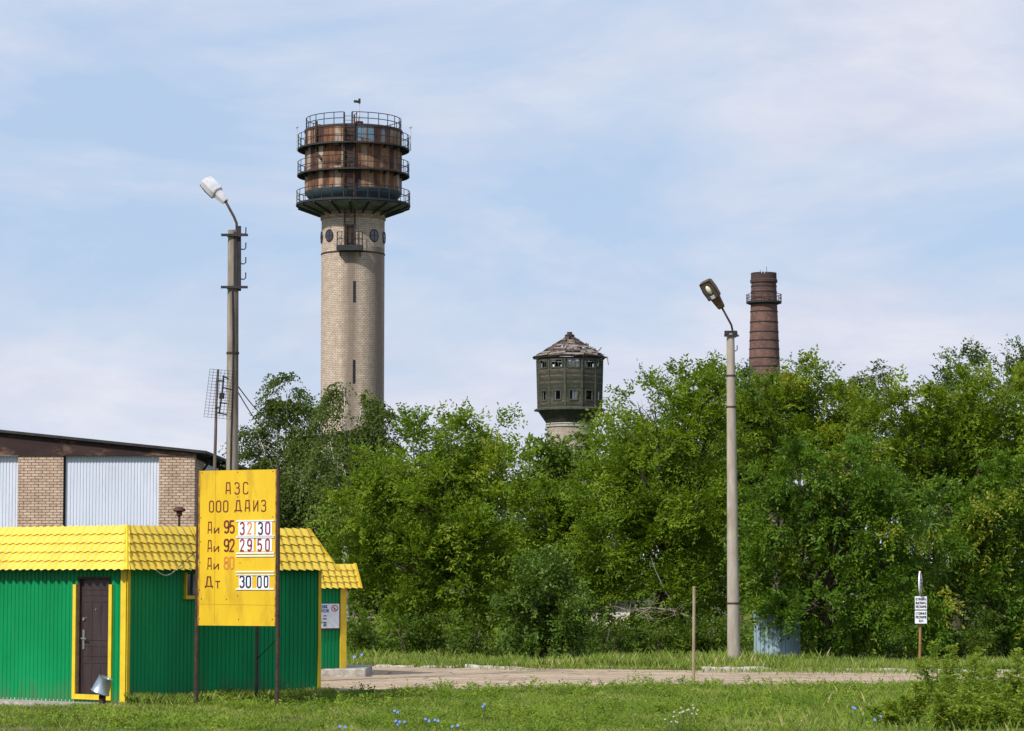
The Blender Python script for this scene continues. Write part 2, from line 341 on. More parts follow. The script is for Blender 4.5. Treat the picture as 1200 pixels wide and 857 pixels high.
# ------------------------------------------------------------------ kiosk
def dirv(a): return Vector((math.cos(a), math.sin(a), 0))
UP = Vector((0, 0, 1))
def along(P, d, px):
    k = (px - 600) / FPX
    s = (k*P.y - P.x) / (d.x - k*d.y); return s
def corr(mb, P0, P1, z0, z1, nrm, per=.098, dep=.012, flat=.058):
    e = (P1 - P0); Ln = e.length; e.normalize(); pts = []; s = 0.0
    while s < Ln:
        for (a, d) in ((0, 0), (flat, 0), (flat+.008, -dep), (per-.008, -dep)):
            if s + a < Ln: pts.append((s+a, d))
        s += per
    pts.append((Ln, 0))
    for (a, da), (b, db) in zip(pts, pts[1:]):
        A = P0 + e*a + nrm*da; B = P0 + e*b + nrm*db
        mb.quad(A + UP*z0, B + UP*z0, B + UP*z1, A + UP*z1)
def tiles(mb, A0, A1, B0, B1, nrm, pitch=.178, rows=5, amp=.030, step=.024):
    "metal tile slope: eave A0->A1, top edge B0->B1"
    e = (A1 - A0).normalized(); g = ((B0 - A0) - e*((B0 - A0).dot(e))); H = g.length; g.normalize()
    nn = e.cross(g).normalized()
    if nn.dot(nrm) < 0: nn = -nn
    sB0 = (B0 - A0).dot(e); sB1 = (B1 - A0).dot(e); sA1 = (A1 - A0).dot(e)
    lo, hi = min(0, sB0) - .05, max(sA1, sB1) + .05; ns = int((hi-lo)/pitch*21)
    lines = []
    for r in range(rows):
        lines += [(r/rows, step, 1), ((r+.5)/rows, step*.5, 1), ((r+1)/rows - .002, 0, 1)]
    base = len(mb.v)
    for (t, up, w_) in lines:
        l, h = sB0*t, sA1 + (sB1 - sA1)*t
        for i in range(ns+1):
            s = lo + (hi-lo)*i/ns; u = (s/pitch) % 1.0
            uk = u/.70*.5 if u < .70 else .5 + (u-.70)/.30*.5; wv = .5 - .5*math.cos(2*math.pi*uk)
            tt = t*H - .040*wv*(1 if up == step else (.5 if up else .92))
            s2 = min(max(s, l), h)
            mb.v.append(A0 + e*s2 + g*tt + nn*(amp*wv + up))
    n1 = ns+1
    for j in range(len(lines)-1):
        for i in range(ns):
            a = base+j*n1+i
            if (mb.v[a]-mb.v[a+1]).length < 1e-5 and (mb.v[a+n1]-mb.v[a+n1+1]).length < 1e-5: continue
            mb.f.append((a, a+1, a+n1+1, a+n1)); mb.m.append(mb.cm)
def offset_poly(P, nr, d):
    "mitred offset of an open chain; P has n+1 points, nr n normals"
    o = []
    for i in range(len(P)):
        if i == 0: o.append(P[0] + nr[0]*d)
        elif i == len(P)-1: o.append(P[-1] + nr[-1]*d)
        else:
            a, b = nr[i-1], nr[i]; o.append(P[i] + (a + b) * (d / (1 + a.dot(b))))
    return o
def bar(mb, a, b, u, v, wu, wv):
    a, b = Vector(a), Vector(b); mb.obox((a+b)/2, (b-a)/2, Vector(u)*(wu/2), Vector(v)*(wv/2))
def kiosk():
    Z0 = 37.7*K; C = Vector(((150-600)/FPX*Z0, Z0, 0))
    a2, a3 = R(56), R(46); dL = Vector((-math.sin(R(52)), math.cos(R(52)), 0))
    d2, d3 = dirv(a2), dirv(a3)
    P2 = C + d2*along(C, d2, 231); P3 = P2 + d3*along(P2, d3, 376); PL = C + dL*6.2
    PB = P3 + dL*4.6
    nL = Vector((-dL.y, dL.x, 0)); nL = nL if nL.y < 0 else -nL
    n2 = Vector((d2.y, -d2.x, 0)); n3 = Vector((d3.y, -d3.x, 0)); nB = -nL
    root = thing('fuel_kiosk', C, 'green corrugated metal kiosk with yellow tiled roof band and brown door', 'kiosk')
    ze = at(150, 667, 37.7).z; zt = at(160, 615, 38.0).z; zw = ze + .06; zb = .03
    # door opening on the left wall
    sD0 = along(C, dL, 131); sD1 = along(C, dL, 92.5); dz1 = at(110, 676, 38.3).z; dz0 = at(110, 813, 38.3).z
    mb = MB()
    corr(mb, C, C + dL*sD0, zb, zw, nL); corr(mb, C + dL*sD0, C + dL*sD1, dz1, zw, nL); corr(mb, C + dL*sD0, C + dL*sD1, zb, dz0, nL)
    corr(mb, C + dL*sD1, PL, zb, zw, nL); corr(mb, C, P2, zb, zw, n2); corr(mb, P2, P3, zb, zw, n3)
    corr(mb, P3, PB, zb, zw, nB); corr(mb, PL, PB, zb, zw, -n3)
    mb.build('wall', M['green_sheet'], root)
    fb = MB()
    for (A, B, nn) in ((C, PL, nL), (C, P2, n2), (P2, P3, n3)):
        bar(fb, A - nn*.06 + UP*.0, B - nn*.06 + UP*.0, nn, UP, .1, .2)
    bar(fb, C + nL*.25 + dL*.12 + UP*.0, PL + nL*.25 + UP*.0, nL, UP, .5, .13)
    fb.build('footing', M['old_concrete'], root)
    # door
    fr = MB()
    for s, z0, z1 in ((sD0 - .035, dz0 - .09, dz1 - .13), (sD1 + .035, dz0 - .09, dz1 - .13)):
        bar(fr, C + dL*s + nL*.022 + UP*z0, C + dL*s + nL*.022 + UP*z1, dL, nL, .075, .035)
    bar(fr, C + dL*sD0 + nL*.022 + UP*(dz0-.047), C + dL*sD1 + nL*.022 + UP*(dz0-.047), UP, nL, .085, .034)
    rv = MB()
    for s in (sD0 + .012, sD1 - .03): bar(rv, C + dL*s - nL*.055 + UP*dz0, C + dL*s - nL*.055 + UP*dz1, dL, nL, (.024 if s < sD1-.1 else .06), .12)
    bar(rv, C + dL*(sD0+.03) - nL*.055 + UP*(dz1-.02), C + dL*(sD1-.06) - nL*.055 + UP*(dz1-.02), UP, nL, .04, .12)
    door = MB(); d0, d1 = sD0 + .026, sD1 - .062; W = d1 - d0; H = dz1 - dz0 - .05
    bar(door, C + dL*((d0+d1)/2) - nL*.07 + UP*(dz0+.005), C + dL*((d0+d1)/2) - nL*.07 + UP*(dz1-.045), dL, nL, W, .05)
    # embossed panels: short raised bars in rows
    for fz in (.30, .225, .78, .17, .86, .62+.03):
        pass
    rowsz = [dz0 + H*q for q in (.915, .865, .81, .475, .42, .335, .275)]
    for zq in rowsz:
        for k in range(3):
            cx = d0 + W*(.2 + .3*k); bar(door, C + dL*(cx-.09*W/.6) - nL*.043 + UP*zq, C + dL*(cx+.09*W/.6) - nL*.043 + UP*zq, UP, nL, .018, .012)
    for k in range(3):
        cx = d0 + W*(.2+.3*k)
        for q0, q1 in ((.50, .79), (.06, .25), (.30,.40)):
            for sg in (-1, 1):
                c2 = cx + sg*.095*W/.6; bar(door, C + dL*c2 - nL*.0435 + UP*(dz0+H*q0), C + dL*c2 - nL*.0435 + UP*(dz0+H*q1), dL, nL, .012, .010)
    do = door.build('door', M['door_brown'], root)
    hd = MB(); hx = d1 - .07
    bar(hd, C + dL*hx - nL*.036 + UP*(dz0+H*.39), C + dL*hx - nL*.036 + UP*(dz0+H*.56), dL, nL, .05, .02)
    hd.tube([C + dL*hx - nL*.03 + UP*(dz0+H*.485), C + dL*hx + nL*.02 + UP*(dz0+H*.485), C + dL*(hx-.13) + nL*.025 + UP*(dz0+H*.48)], .014)
    hd.build('handle', M['chrome'], do)
    lk = MB(); lk.tube([C + dL*hx - nL*.05 + UP*(dz0+H*.655), C + dL*hx - nL*.02 + UP*(dz0+H*.655)], .03, 12); lk.build('lock', M['chrome'], do)
    pe = MB(); pe.tube([C + dL*((d0+d1)/2) - nL*.05 + UP*(dz0+H*.74), C + dL*((d0+d1)/2) - nL*.03 + UP*(dz0+H*.74)], .014, 10); pe.build('peephole', M['chrome'], do)
    fr.build('door_frame', M['yellow_trim'], root); rv.build('door_reveal', M['rust_dark'], root)
    # corner trims
    for P, u, un, v, vn in ((C, dL, nL, d2, n2), (P3, -d3, n3, dL, nB)):
        t = MB(); wA = .125 if P is C else .07; wB = .07
        bar(t, P + u*(wA/2-.008) + un*.017 + UP*.04, P + u*(wA/2-.008) + un*.017 + UP*(zw-.005), u, un, wA, .016)
        bar(t, P + v*(wB/2) + vn*.016 + UP*.045, P + v*(wB/2) + vn*.016 + UP*(zw-.008), v, vn, wB, .014)
        t.build('corner_trim', M['yellow_trim'], root)
    # roof band
    chain = [PL, C, P2, P3, PB]; nr = [nL, n2, n3, nB]
    lo = offset_poly(chain, nr, .20); hi = offset_poly(chain, nr, -.16)
    lo = [p + UP*(ze-.005) for p in lo]; hi = [p + UP*zt for p in hi]
    for i in range(4):
        if i == 1: continue
    rb = MB()
    for i in range(4): tiles(rb, lo[i], lo[i+1], hi[i], hi[i+1], nr[i])
    rb.build('roof_band', M['yellow_tile'], root, 50)
    for i in (1, 3):
        hc = MB()
        bis = (nr[i-1] + nr[i]).normalized(); a, b = lo[i] + bis*.05 + UP*.0, hi[i] + bis*.05 - UP*.005
        for (u_, sgn) in ((nr[i-1], 0), (nr[i], 1)):
            nn = (lo[i+1 if sgn else i-1] - lo[i]).normalized()
            hc.poly([a, b, b + nn*.07 + nr[i]*.012 - bis*.012, a + nn*.07 + nr[i]*.012 - bis*.012] if sgn else [a, a + nn*.07 + nr[i-1]*.012 - bis*.012, b + nn*.07 + nr[i-1]*.012 - bis*.012, b])
        hc.build('hip_cap', M['yellow_trim'], root)
    fl = MB(); q = offset_poly(chain, nr, -.17); fl.poly([p + UP*(zt-.03) for p in q]); so_ = offset_poly(chain, nr, .17)
    for i in range(4): fl.quad(so_[i] + UP*(ze+.012), so_[i+1] + UP*(ze+.012), chain[i+1] - nr[i]*.05 + UP*(ze+.012), chain[i] - nr[i]*.05 + UP*(ze+.012))
    fl.build('roof_deck', M['roof_dark'], root)
    # small window at the far end of the near facet
    wx = along(C, d2, 226); wz0, wz1 = at(226, 702, 39.1).z, at(226, 671, 39.1).z
    wf = MB(); Cw = C + d2*wx
    for s in (-.19, .19): bar(wf, Cw + d2*s + n2*.02 + UP*(wz0+.06), Cw + d2*s + n2*.02 + UP*wz1, d2, n2, .03, .06)
    bar(wf, Cw - d2*.215 + n2*.02 + UP*(wz0+.03), Cw + d2*.215 + n2*.02 + UP*(wz0+.03), UP, n2, .06, .065)
    wo = wf.build('window', M['yellow_trim'], root)
    wp = MB(); bar(wp, Cw - d2*.16 + n2*.012 + UP*((wz0+wz1)/2), Cw + d2*.16 + n2*.012 + UP*((wz0+wz1)/2), UP, n2, wz1-wz0-.06, .02); wp.build('pane', M['glass'], wo)
    wb = MB(); bar(wb, Cw + d2*.06 + n2*.045 + UP*(wz0+.08), Cw + d2*.06 + n2*.045 + UP*(wz1-.03), d2, n2, .12, .07); wb.build('grille_box', M['lamp_grey'], wo)
    # loose cable hanging below the eave
    cb = MB(); A = lo[1] + d2*.62; pts = []
    for i in range(13):
        q = i/12; pts.append(A + d2*(q*.62) + n2*.03 + UP*(-.13*math.sin(math.pi*q) + .03))
    cb.tube(pts, .011, 6); pts2 = [pts[-1] + d2*.01]
    for i in range(1, 9):
        q = i/8; pts2.append(pts[-1] + d2*(.75*q) + (hi[1]-lo[1])*(.62*q) + n2*(.03+.03*math.sin(math.pi*q)) + UP*.03)
    cb.build('cable', M['pale_cable'], root)
    cb2 = MB(); cb2.tube(pts2, .007, 6); cb2.build('cable', M['cable'], root)
    return C, P2, P3, zt, d2, d3, n2, n3
KC, KP2, KP3, KZT, KD2, KD3, KN2, KN3 = kiosk()
def vent():
    p = at(210, 613, 40.3); s = S(40.3); z1 = at(210, 594, 40.3).z
    root = thing('roof_vent', (p.x, p.y, KZT-.05), 'small rusty red mushroom vent on a thin pipe above the kiosk roof', 'vent')
    m = MB(); m.tube([(p.x, p.y, KZT-.05), (p.x, p.y, z1-.1)], .022, 8); m.build('pipe', M['rust_dark'], root)
    m = MB(); m.lathe((p.x, p.y, z1), [(.0,0),(.06,-.005),(.105,-.035),(.115,-.07),(.09,-.085),(.05,-.09),(.055,-.15),(.035,-.17),(0,-.17)], 20); m.build('cap', M['mushroom_red'], root, 40)
vent()
def antenna():
    Za = 40.6; top = at(257.5, 433, Za); bot = at(246.5, 556, Za); bot.z = KZT - .03; bot.x = at(245, 590, Za).x
    root = thing('grid_antenna', bot, 'wire grid television antenna on a leaning wooden pole above the kiosk roof', 'antenna')
    m = MB(); q = [bot + (top-bot)*t + Vector((.03*math.sin(t*5), 0, 0)) for t in (0,.2,.4,.6,.8,1)]
    m.tube(q, [.036,.033,.030,.027,.024,.022], 8); m.build('pole', M['weathered_wood'], root)
    g = MB()
    def pp(px, py, dz=0.0): return at(px, py, Za - .12 + dz)
    def grid(u, v): # u 0..1 across, v 0..1 down
        return pp(246 + 31*u - 7*v, 432.5 + 56*v + 3*u, .25*u - .1)
    for i in range(17): g.tube([grid(u_/4, i/16) for u_ in range(5)], .0032, 4)
    for i in range(0, 8): g.tube([grid(i/7, j/4) for j in range(5)], .0032, 4)
    g.build('grid', M['cable'], root)
    d = MB(); d.tube([pp(262, 440), pp(261, 455), pp(257, 484)], .016, 6)
    for (a, b) in (((255,446),(263,447)), ((260,454),(272,457)), ((257,472),(266,473)), ((255,484),(266,486)), ((261,441),(268,444)), ((252,478),(258,478))): d.tube([pp(*a), pp(*b)], .013, 6)
    d.build('dipoles', M['cable'], root)
    b = MB(); c = pp(260, 464); b.obox(c, (.045,0,0), (0,.03,0), (.004,0,.055)); b.build('amplifier_box', M['black'], root)
antenna()
# ------------------------------------------------------------------ second green hut
def hut():
    Z = 49.0; Y = Z*K; e = dirv(R(43)); nF = Vector((e.y, -e.x, 0)); bk = -nF; nS = e.copy()
    P1 = Vector((at(404.5, 783, Z).x, Y, 0)); P0 = P1 - e*3.4; ze = at(400, 689, Z).z; zt = at(400, 661, Z).z; zb = at(400, 783, Z).z
    root = thing('pump_hut', (P0+P1)/2, 'smaller green metal hut with yellow tiled roof behind the kiosk', 'hut')
    m = MB(); Q1, Q0 = P1 + bk*2.4, P0 + bk*2.4
    corr(m, P0, P1, zb, ze+.05, nF); corr(m, P1, Q1, zb, ze+.05, nS); corr(m, Q1, Q0, zb, ze+.05, bk); corr(m, Q0, P0, zb, ze+.05, -nS)
    m.build('wall', M['green_sheet'], root)
    t = MB(); bar(t, P1 - e*.075 + nF*.018 + UP*zb, P1 - e*.075 + nF*.018 + UP*(ze+.03), e, nF, .17, .018); bar(t, P1 + nS*.014 + bk*.06 + UP*zb, P1 + nS*.014 + bk*.06 + UP*(ze+.03), nS, nF, .016, .13)
    t.build('corner_trim', M['yellow_trim'], root)
    ov = .30; A0, A1 = P0 - e*ov + nF*.14 + UP*ze, P1 + e*ov + nF*.14 + UP*ze; B0, B1 = P0 - e*ov - nF*.08 + UP*zt, P1 + e*ov - nF*.08 + UP*zt
    r = MB(); tiles(r, A0, A1, B0, B1, nF, rows=4); r.build('roof_band', M['yellow_tile'], root, 50)
    v = MB(); bar(v, A1 + nF*.03 + UP*.0, B1 + nF*.03 + UP*.02, e, nF, .06, .03); v.poly([A1, A1 + bk*2.7, B1 + bk*2.3, B1]); v.build('verge_trim', M['yellow_trim'], root)
    d = MB(); d.poly([B0 - UP*.05, B1 - UP*.05, B1 + bk*2.3 - UP*.05, B0 + bk*2.3 - UP*.05]); d.poly([A0 + UP*.03 - nF*.05, A1 + UP*.03 - nF*.05, A1 + bk*2.4 + UP*.03, A0 + bk*2.4 + UP*.03]); d.build('roof_deck', M['roof_dark'], root)
    b = MB(); x1 = at(430, 790, Z).x
    b.obox((P1.x - 1.3, Y + .9, zb/2 - .02), ((x1 - P1.x + 1.3)/1 - (x1-P1.x)/2 - .0 if False else 1.3 + (x1-P1.x), 0, 0), (0, 1.35, 0), (0, 0, zb/2 + .018)); 
    for q in b.v:
        if q.x > x1: q.x = x1
    o = b.build('plinth', M['old_concrete'], root); bev = o.modifiers.new('bevel', 'BEVEL'); bev.width = .03; bev.segments = 2
    # notice board
    s1 = along(P1, -e, 397); W = .84; z0, z1 = at(390, 736, Z).z, at(390, 707.5, Z).z; NR = P1 - e*s1 + nF*.03; NL = NR - e*W
    n = MB(); bar(n, (NL+NR)/2 + UP*z0, (NL+NR)/2 + UP*z1, e, nF, W, .022); no = n.build('notice_board', M['white_plastic'], root)
    rim = MB(); bar(rim, NL + UP*(z0-.015), NR + UP*(z0-.015), UP, nF, .03, .026); rim.build('edge_strip', M['rust_dark'], no); rim = MB(); bar(rim, NR + e*.012 + UP*(z0-.03), NR + e*.012 + UP*z1, e, nF, .022, .026); rim.build('edge_strip', M['rust_dark'], no)
    F = nF*.0125
    def line(txt, back, z, h, mat, bold=.16):
        g = MB(); wd = text_w(txt, h); stroke_text(g, txt, NR - e*(back + wd) + F + UP*z, e, UP, nF, h, bold); g.build('lettering', mat, no)
    line('УГОЛОК', .33, z1-.095, .062, M['blue_ink']); line('ПОКУПАТЕЛЯ', .30, z1-.185, .062, M['blue_ink'])
    for q, zz in enumerate((.27, .335, .41, .445, .48)): line(['ОТДЕЛ', 'ТЕЛЕФОН', 'АДРЕС УПРАВЫ', 'ЛИНИЯ', 'НАДЗОР'][q], .36, z1-zz, .022, M['black'], .14)
    s = MB(); c = NR - e*.13 + F + UP*(z1-.10); s.tube([c + e*(math.cos(a)*.085) + UP*(math.sin(a)*.062) for a in np.linspace(0, 2*math.pi, 25)[:-1]], .009, 6, True)
    s.tube([c + e*-.055 + UP*.042, c + e*.055 + UP*-.042], .008, 6); s.build('no_smoking_ring', M['red_ink'], no)
    s = MB(); bar(s, c - e*.03 + UP*.03 + nF*.002, c + UP*-.03 + nF*.002, e, nF, .02, .006); s.build('cigarette_mark', M['black'], no)
# ------------------------------------------------------------------ lettering drawn with strokes
GL = {
 'А': (.46, [[(0,0),(.07,1),(.39,1),(.46,0)], [(.035,.33),(.425,.33)]]),
 'З': (.46, [[(.0,.84),(.06,.97),(.2,1),(.36,.96),(.43,.84),(.43,.66),(.34,.54),(.16,.53)], [(.34,.54),(.46,.42),(.46,.16),(.36,.03),(.2,0),(.06,.03),(0,.16)]]),
 'С': (.46, [[(.46,.80),(.42,.95),(.30,1),(.16,1),(.04,.95),(0,.82),(0,.18),(.04,.05),(.16,0),(.30,0),(.42,.05),(.46,.2)]]),
 'О': (.44, [[(.14,1),(.30,1),(.41,.93),(.44,.8),(.44,.2),(.41,.07),(.30,0),(.14,0),(.03,.07),(0,.2),(0,.8),(.03,.93),(.14,1)]]),
 'Д': (.62, [[(0,-.06),(0,.1),(.62,.1),(.62,-.06)], [(.10,.1),(.18,1),(.44,1),(.52,.1)]]),
 'И': (.46, [[(0,1),(0,0)], [(0,.05),(.46,.95)], [(.46,1),(.46,0)]]),
 'Т': (.5, [[(0,1),(.5,1)], [(.25,1),(.25,0)]]),
 'У': (.46, [[(0,1),(.24,.42)], [(.46,1),(.18,.1),(.08,0),(0,.02)]]),
 'Г': (.4, [[(0,0),(0,1),(.4,1)]]), 'Л': (.5, [[(0,0),(.08,.1),(.16,1),(.5,1),(.5,0)]]),
 'К': (.46, [[(0,0),(0,1)], [(.44,1),(.03,.5),(.46,0)]]), 'П': (.46, [[(0,0),(0,1),(.46,1),(.46,0)]]),
 'Е': (.4, [[(.4,1),(0,1),(0,0),(.4,0)], [(0,.52),(.34,.52)]]), 'Я': (.46, [[(.46,0),(.46,1),(.14,1),(.02,.88),(.02,.62),(.14,.5),(.46,.5)], [(.2,.5),(0,0)]]),
 'Н': (.46, [[(0,0),(0,1)], [(.46,0),(.46,1)], [(0,.5),(.46,.5)]]), 'Р': (.44, [[(0,0),(0,1),(.3,1),(.44,.9),(.44,.58),(.3,.46),(0,.46)]]),
 'В': (.44, [[(0,0),(0,1),(.3,1),(.4,.9),(.4,.62),(.3,.53),(0,.53)], [(.3,.53),(.44,.42),(.44,.1),(.3,0),(0,0)]]),
 'Ы': (.66, [[(0,1),(0,0),(.28,0),(.42,.1),(.42,.42),(.28,.52),(0,.52)], [(.66,1),(.66,0)]]), 'Ь': (.42, [[(0,1),(0,0),(.28,0),(.42,.1),(.42,.42),(.28,.52),(0,.52)]]),
 'Ж': (.66, [[(.33,0),(.33,1)], [(0,1),(.33,.5),(0,0)], [(.66,1),(.33,.5),(.66,0)]]), 'Ф': (.56, [[(.28,0),(.28,1)], [(.1,.85),(.46,.85),(.56,.7),(.56,.45),(.46,.3),(.1,.3),(0,.45),(0,.7),(.1,.85)]]),
 'Ч': (.44, [[(0,1),(0,.6),(.1,.48),(.44,.48)], [(.44,1),(.44,0)]]), 'М': (.56, [[(0,0),(0,1),(.28,.4),(.56,1),(.56,0)]]), '/': (.3, [[(0,0),(.3,1)]]),
 'и': (.46, [[(0,.56),(0,0)], [(0,.03),(.46,.53)], [(.46,.56),(.46,0)]]), 'т': (.5, [[(0,.6),(.5,.6)], [(.25,.6),(.25,0)]]),
 '0': (.42, None), '2': (.44, [[(0,.76),(.02,.9),(.12,1),(.30,1),(.42,.9),(.44,.74),(.40,.58),(0,0),(.44,0)]]),
 '3': (.42, [[(.0,.82),(.05,.95),(.18,1),(.32,.97),(.41,.86),(.41,.66),(.32,.54),(.18,.53)], [(.32,.54),(.42,.42),(.42,.16),(.33,.03),(.18,0),(.05,.04),(0,.17)]]),
 '5': (.42, [[(.40,1),(.04,1),(.02,.52),(.14,.60),(.28,.60),(.40,.5),(.42,.3),(.40,.12),(.28,0),(.12,0),(0,.12)]]),
 '8': (.44, [[(.22,.54),(.06,.62),(.03,.78),(.07,.94),(.22,1),(.37,.94),(.41,.78),(.38,.62),(.22,.54),(.04,.44),(0,.24),(.05,.06),(.22,0),(.39,.06),(.44,.24),(.40,.44),(.22,.54)]]),
 '9': (.42, [[(.40,.55),(.28,.43),(.14,.43),(.03,.53),(0,.72),(.04,.92),(.16,1),(.28,1),(.39,.92),(.42,.74),(.41,.3),(.36,.08),(.22,0),(.08,.03),(.02,.14)]]),
 ' ': (.3, [])}
GL['0'] = (.42, [[(x*.42/.44, y) for x, y in GL['О'][1][0]]])
def text_w(txt, h, gap=.22): return sum(GL[c][0] + gap for c in txt) * h - gap*h
def stroke_text(mb, txt, org, u, v, nrm, h, wt, gap=.22, depth=.004):
    "each stroke is a thin raised ribbon; corners filled with small discs"
    x = 0.0
    for ch in txt:
        wd, strokes = GL[ch]
        for k, st in enumerate(strokes):
            pts = [Vector((x + a*1.0, b)) for a, b in st]; hw = wt/2
            lift = nrm*(depth + .0006*k)
            L_, R_ = [], []
            for i, p in enumerate(pts):
                closed = (pts[0]-pts[-1]).length < 1e-6
                if closed: a, b = pts[i-1 if i > 0 else -2], pts[(i+1) if i < len(pts)-1 else 1]
                else: a, b = pts[max(i-1, 0)], pts[min(i+1, len(pts)-1)]
                d1 = (p-a).normalized() if (p-a).length > 1e-9 else (b-p).normalized(); d2 = (b-p).normalized() if (b-p).length > 1e-9 else d1
                t = (d1+d2); t = t.normalized() if t.length > 1e-6 else d1
                nn = Vector((-t.y, t.x)); c = max(.55, nn.dot(Vector((-d1.y, d1.x))))
                L_.append(p + nn*hw/c); R_.append(p - nn*hw/c)
            W3 = lambda q: org + u*(q.x*h) + v*(q.y*h)
            for i in range(len(pts)-1):
                A, B, C_, D = W3(L_[i]), W3(L_[i+1]), W3(R_[i+1]), W3(R_[i])
                mb.quad(D + lift, C_ + lift, B + lift, A + lift)
                mb.quad(A + lift, B + lift, B, A); mb.quad(C_ + lift, D + lift, D, C_)
        x += wd + gap
hut()
# ------------------------------------------------------------------ price sign
def price_sign():
    ZL, ZR = 38.25, 37.7
    TL, TR = at(234, 552, ZL), at(325, 550.5, ZR); BL, BR = at(234, 733, ZL), at(325, 735, ZR)
    u = Vector((TR.x-TL.x, TR.y-TL.y, 0)); W = u.length; u.normalize(); n = Vector((u.y, -u.x, 0)); 
    if n.y > 0: n = -n
    z1, z0 = TL.z, BL.z; H = z1 - z0; O = Vector((TL.x, TL.y, 0))
    root = thing('price_sign', O + u*(W/2), 'tall yellow fuel price board on thin posts in front of the green kiosk', 'price board')
    m = MB(); bar(m, O + u*(W/2) + UP*z0, O + u*(W/2) + UP*z1, u, n, W, .03); bo = m.build('board', M['sign_yellow'], root)
    F = O + n*.0155
    def P(px, py): return F + u*((px-234)/91*W) + UP*(z1 - (py-551.3)/183*H)
    sc = H/183
    # posts
    p = MB(); p.tube([O - u*.03 + n*.0 + UP*-.1, O - u*.035 + UP*.9, O - u*.03 + UP*1.7, O - u*.022 + UP*(z1+.0)], [.04,.038,.034,.03], 8); p.build('post', M['rust_dark'], root)
    p = MB(); p.tube([O - u*.055 - n*.06 + UP*-.1, O - u*.075 - n*.06 + UP*.5, O - u*.065 - n*.06 + UP*1.2, O - u*.06 - n*.06 + UP*1.6], [.035,.034,.03,.028], 8); p.build('post', M['weathered_wood'], root)
    p = MB(); p.tube([O + u*(W+.025) + UP*-.1, O + u*(W+.03) + UP*1.5, O + u*(W+.02) + UP*(z1+.07)], [.034,.034,.03], 8); p.build('post', M['rust_dark'], root)
    rp = Vector((gx(300.5, 39.3), 39.3*K, 0))
    p = MB(); p.tube([rp + UP*-.1, rp + UP*(z0+1.2)], .033, 8); p.build('post', M['black'], root)
    p = MB(); p.tube([rp + UP*.75, O + u*(W+.02) + UP*1.15], .007, 5); p.build('brace', M['cable'], root)
    er = nmat('edge_rust', (.16,.06,.02), (.50,.30,.04), 9, .8)
    for (a, b) in ((P(234.5, 552), P(234.5, 733)), (P(324.3, 552), P(324.3, 734))): rust = MB(); bar(rust, a + n*.004, b + n*.004, u, n, .02, .012); rust.build('edge_strip', er, bo)
    jn = MB()
    bar(jn, P(253.5,552) + n*.0008, P(253.3,733) + n*.0008, u, n, .006, .003); bar(jn, P(234.6,709) + n*.0008, P(324.5,710) + n*.0008, UP, n, .006, .003)
    jn.build('panel_joint', nmat('joint_line', (.36,.22,.02), (.48,.31,.02), 6, .7), bo)  # darker yellow seam lines between the board's panels
    sw = MB()
    for (px, py) in ((237.5,553.6),(279.3,553.8),(320.5,553.5),(236.5,607),(320.5,607),(279.8,583),(236.5,635.5),(236,660),(236,692.5),(235.5,726.5),(281.8,726.8),(321,726.5),(280.5,699),(267.5,703.5),(238,703),(283,660.5)):
        c = P(px, py); sw = MB(); sw.tube([c, c + n*.006], .0085, 8); sw.build('screw', M['black'], bo)
    def word(name, txt_glyphs, mat, wt):
        g = MB()
        for (ch, x0, x1, yt, yb) in txt_glyphs:
            w0, st = GL[ch]; h = (yb-yt)*sc; top = max(b for s_ in st for a, b in s_); hh = h/top
            # fit glyph width
            tmp = MB(); stroke_text(tmp, ch, Vector((0,0,0)), Vector((1,0,0)), Vector((0,1,0)), Vector((0,0,1)), 1, wt/hh*sc)
            wpx = (x1-x0)*sc/91*91; kx = (wpx*W/(91*sc)) / w0
            org = P(x0, yb)
            i0 = len(g.v)
            for q in tmp.v: g.v.append(org + u*(q.x*kx) + UP*(q.y*hh) + n*(q.z))
            for f in tmp.f: g.f.append(tuple(i0+k for k in f)); g.m.append(0)
        g.build(name, mat, bo)
    def a_(ox, oy, lst): return [(ch, ox + x0/8.57, ox + x1/8.57, oy + y0/8.57, oy + y1/8.57) for ch, x0, x1, y0, y1 in lst]
    word('lettering', a_(230,545,[('А',308,352,180,295),('З',397,442,180,295),('С',483,528,180,295)]), M['dark_red'], 1.35)
    word('lettering', a_(230,545,[('О',143,183,364,474),('О',213,256,364,474),('О',285,328,364,474),('Д',400,464,362,474),('А',503,546,362,474),('И',587,628,362,474),('З',664,706,362,474)]), M['dark_red'], 1.35)
    for oy, dg, m_, mat2 in ((545, '95', 568, 'dark_red'), (566.8, '92', 568, 'dark_red'), (645-57.4, '80', 568, 'faded_orange'), (0, None, 0, None)):
        if dg is None: break
        word('lettering', a_(230, oy, [('А',130,167,577,692),('и',194,238,632,692)]), M['dark_red'], 1.35)
        word('lettering', a_(230, oy, [(dg[0],296,338,568,686),(dg[1],352,392,568,686)]), M[mat2], 2.1 if dg != '80' else 1.9)
    word('lettering', a_(230,645,[('Д',108,178,274,380),('т',208,256,320,390)]), M['dark_red'], 1.35)
    # rails and price tiles
    for py in (570+0*1, ): pass
    for (ox, oy, y) in ((230,545,569),(230,545,724),(230,545,737),(230,645,37),(230,645,66),(230,645,224),(230,645,256),(230,645,398)):
        r = MB(); a, b = P(ox + 417/8.57, oy + y/8.57), P(ox + 796/8.57, oy + (y-1)/8.57)
        thick = 1.5 if y in (37,66,224,398,569) else .9
        bar(r, a + n*.008, b + n*.008, UP, n, thick*sc, .016); r.build('price_rail', M['white_plastic'], bo)
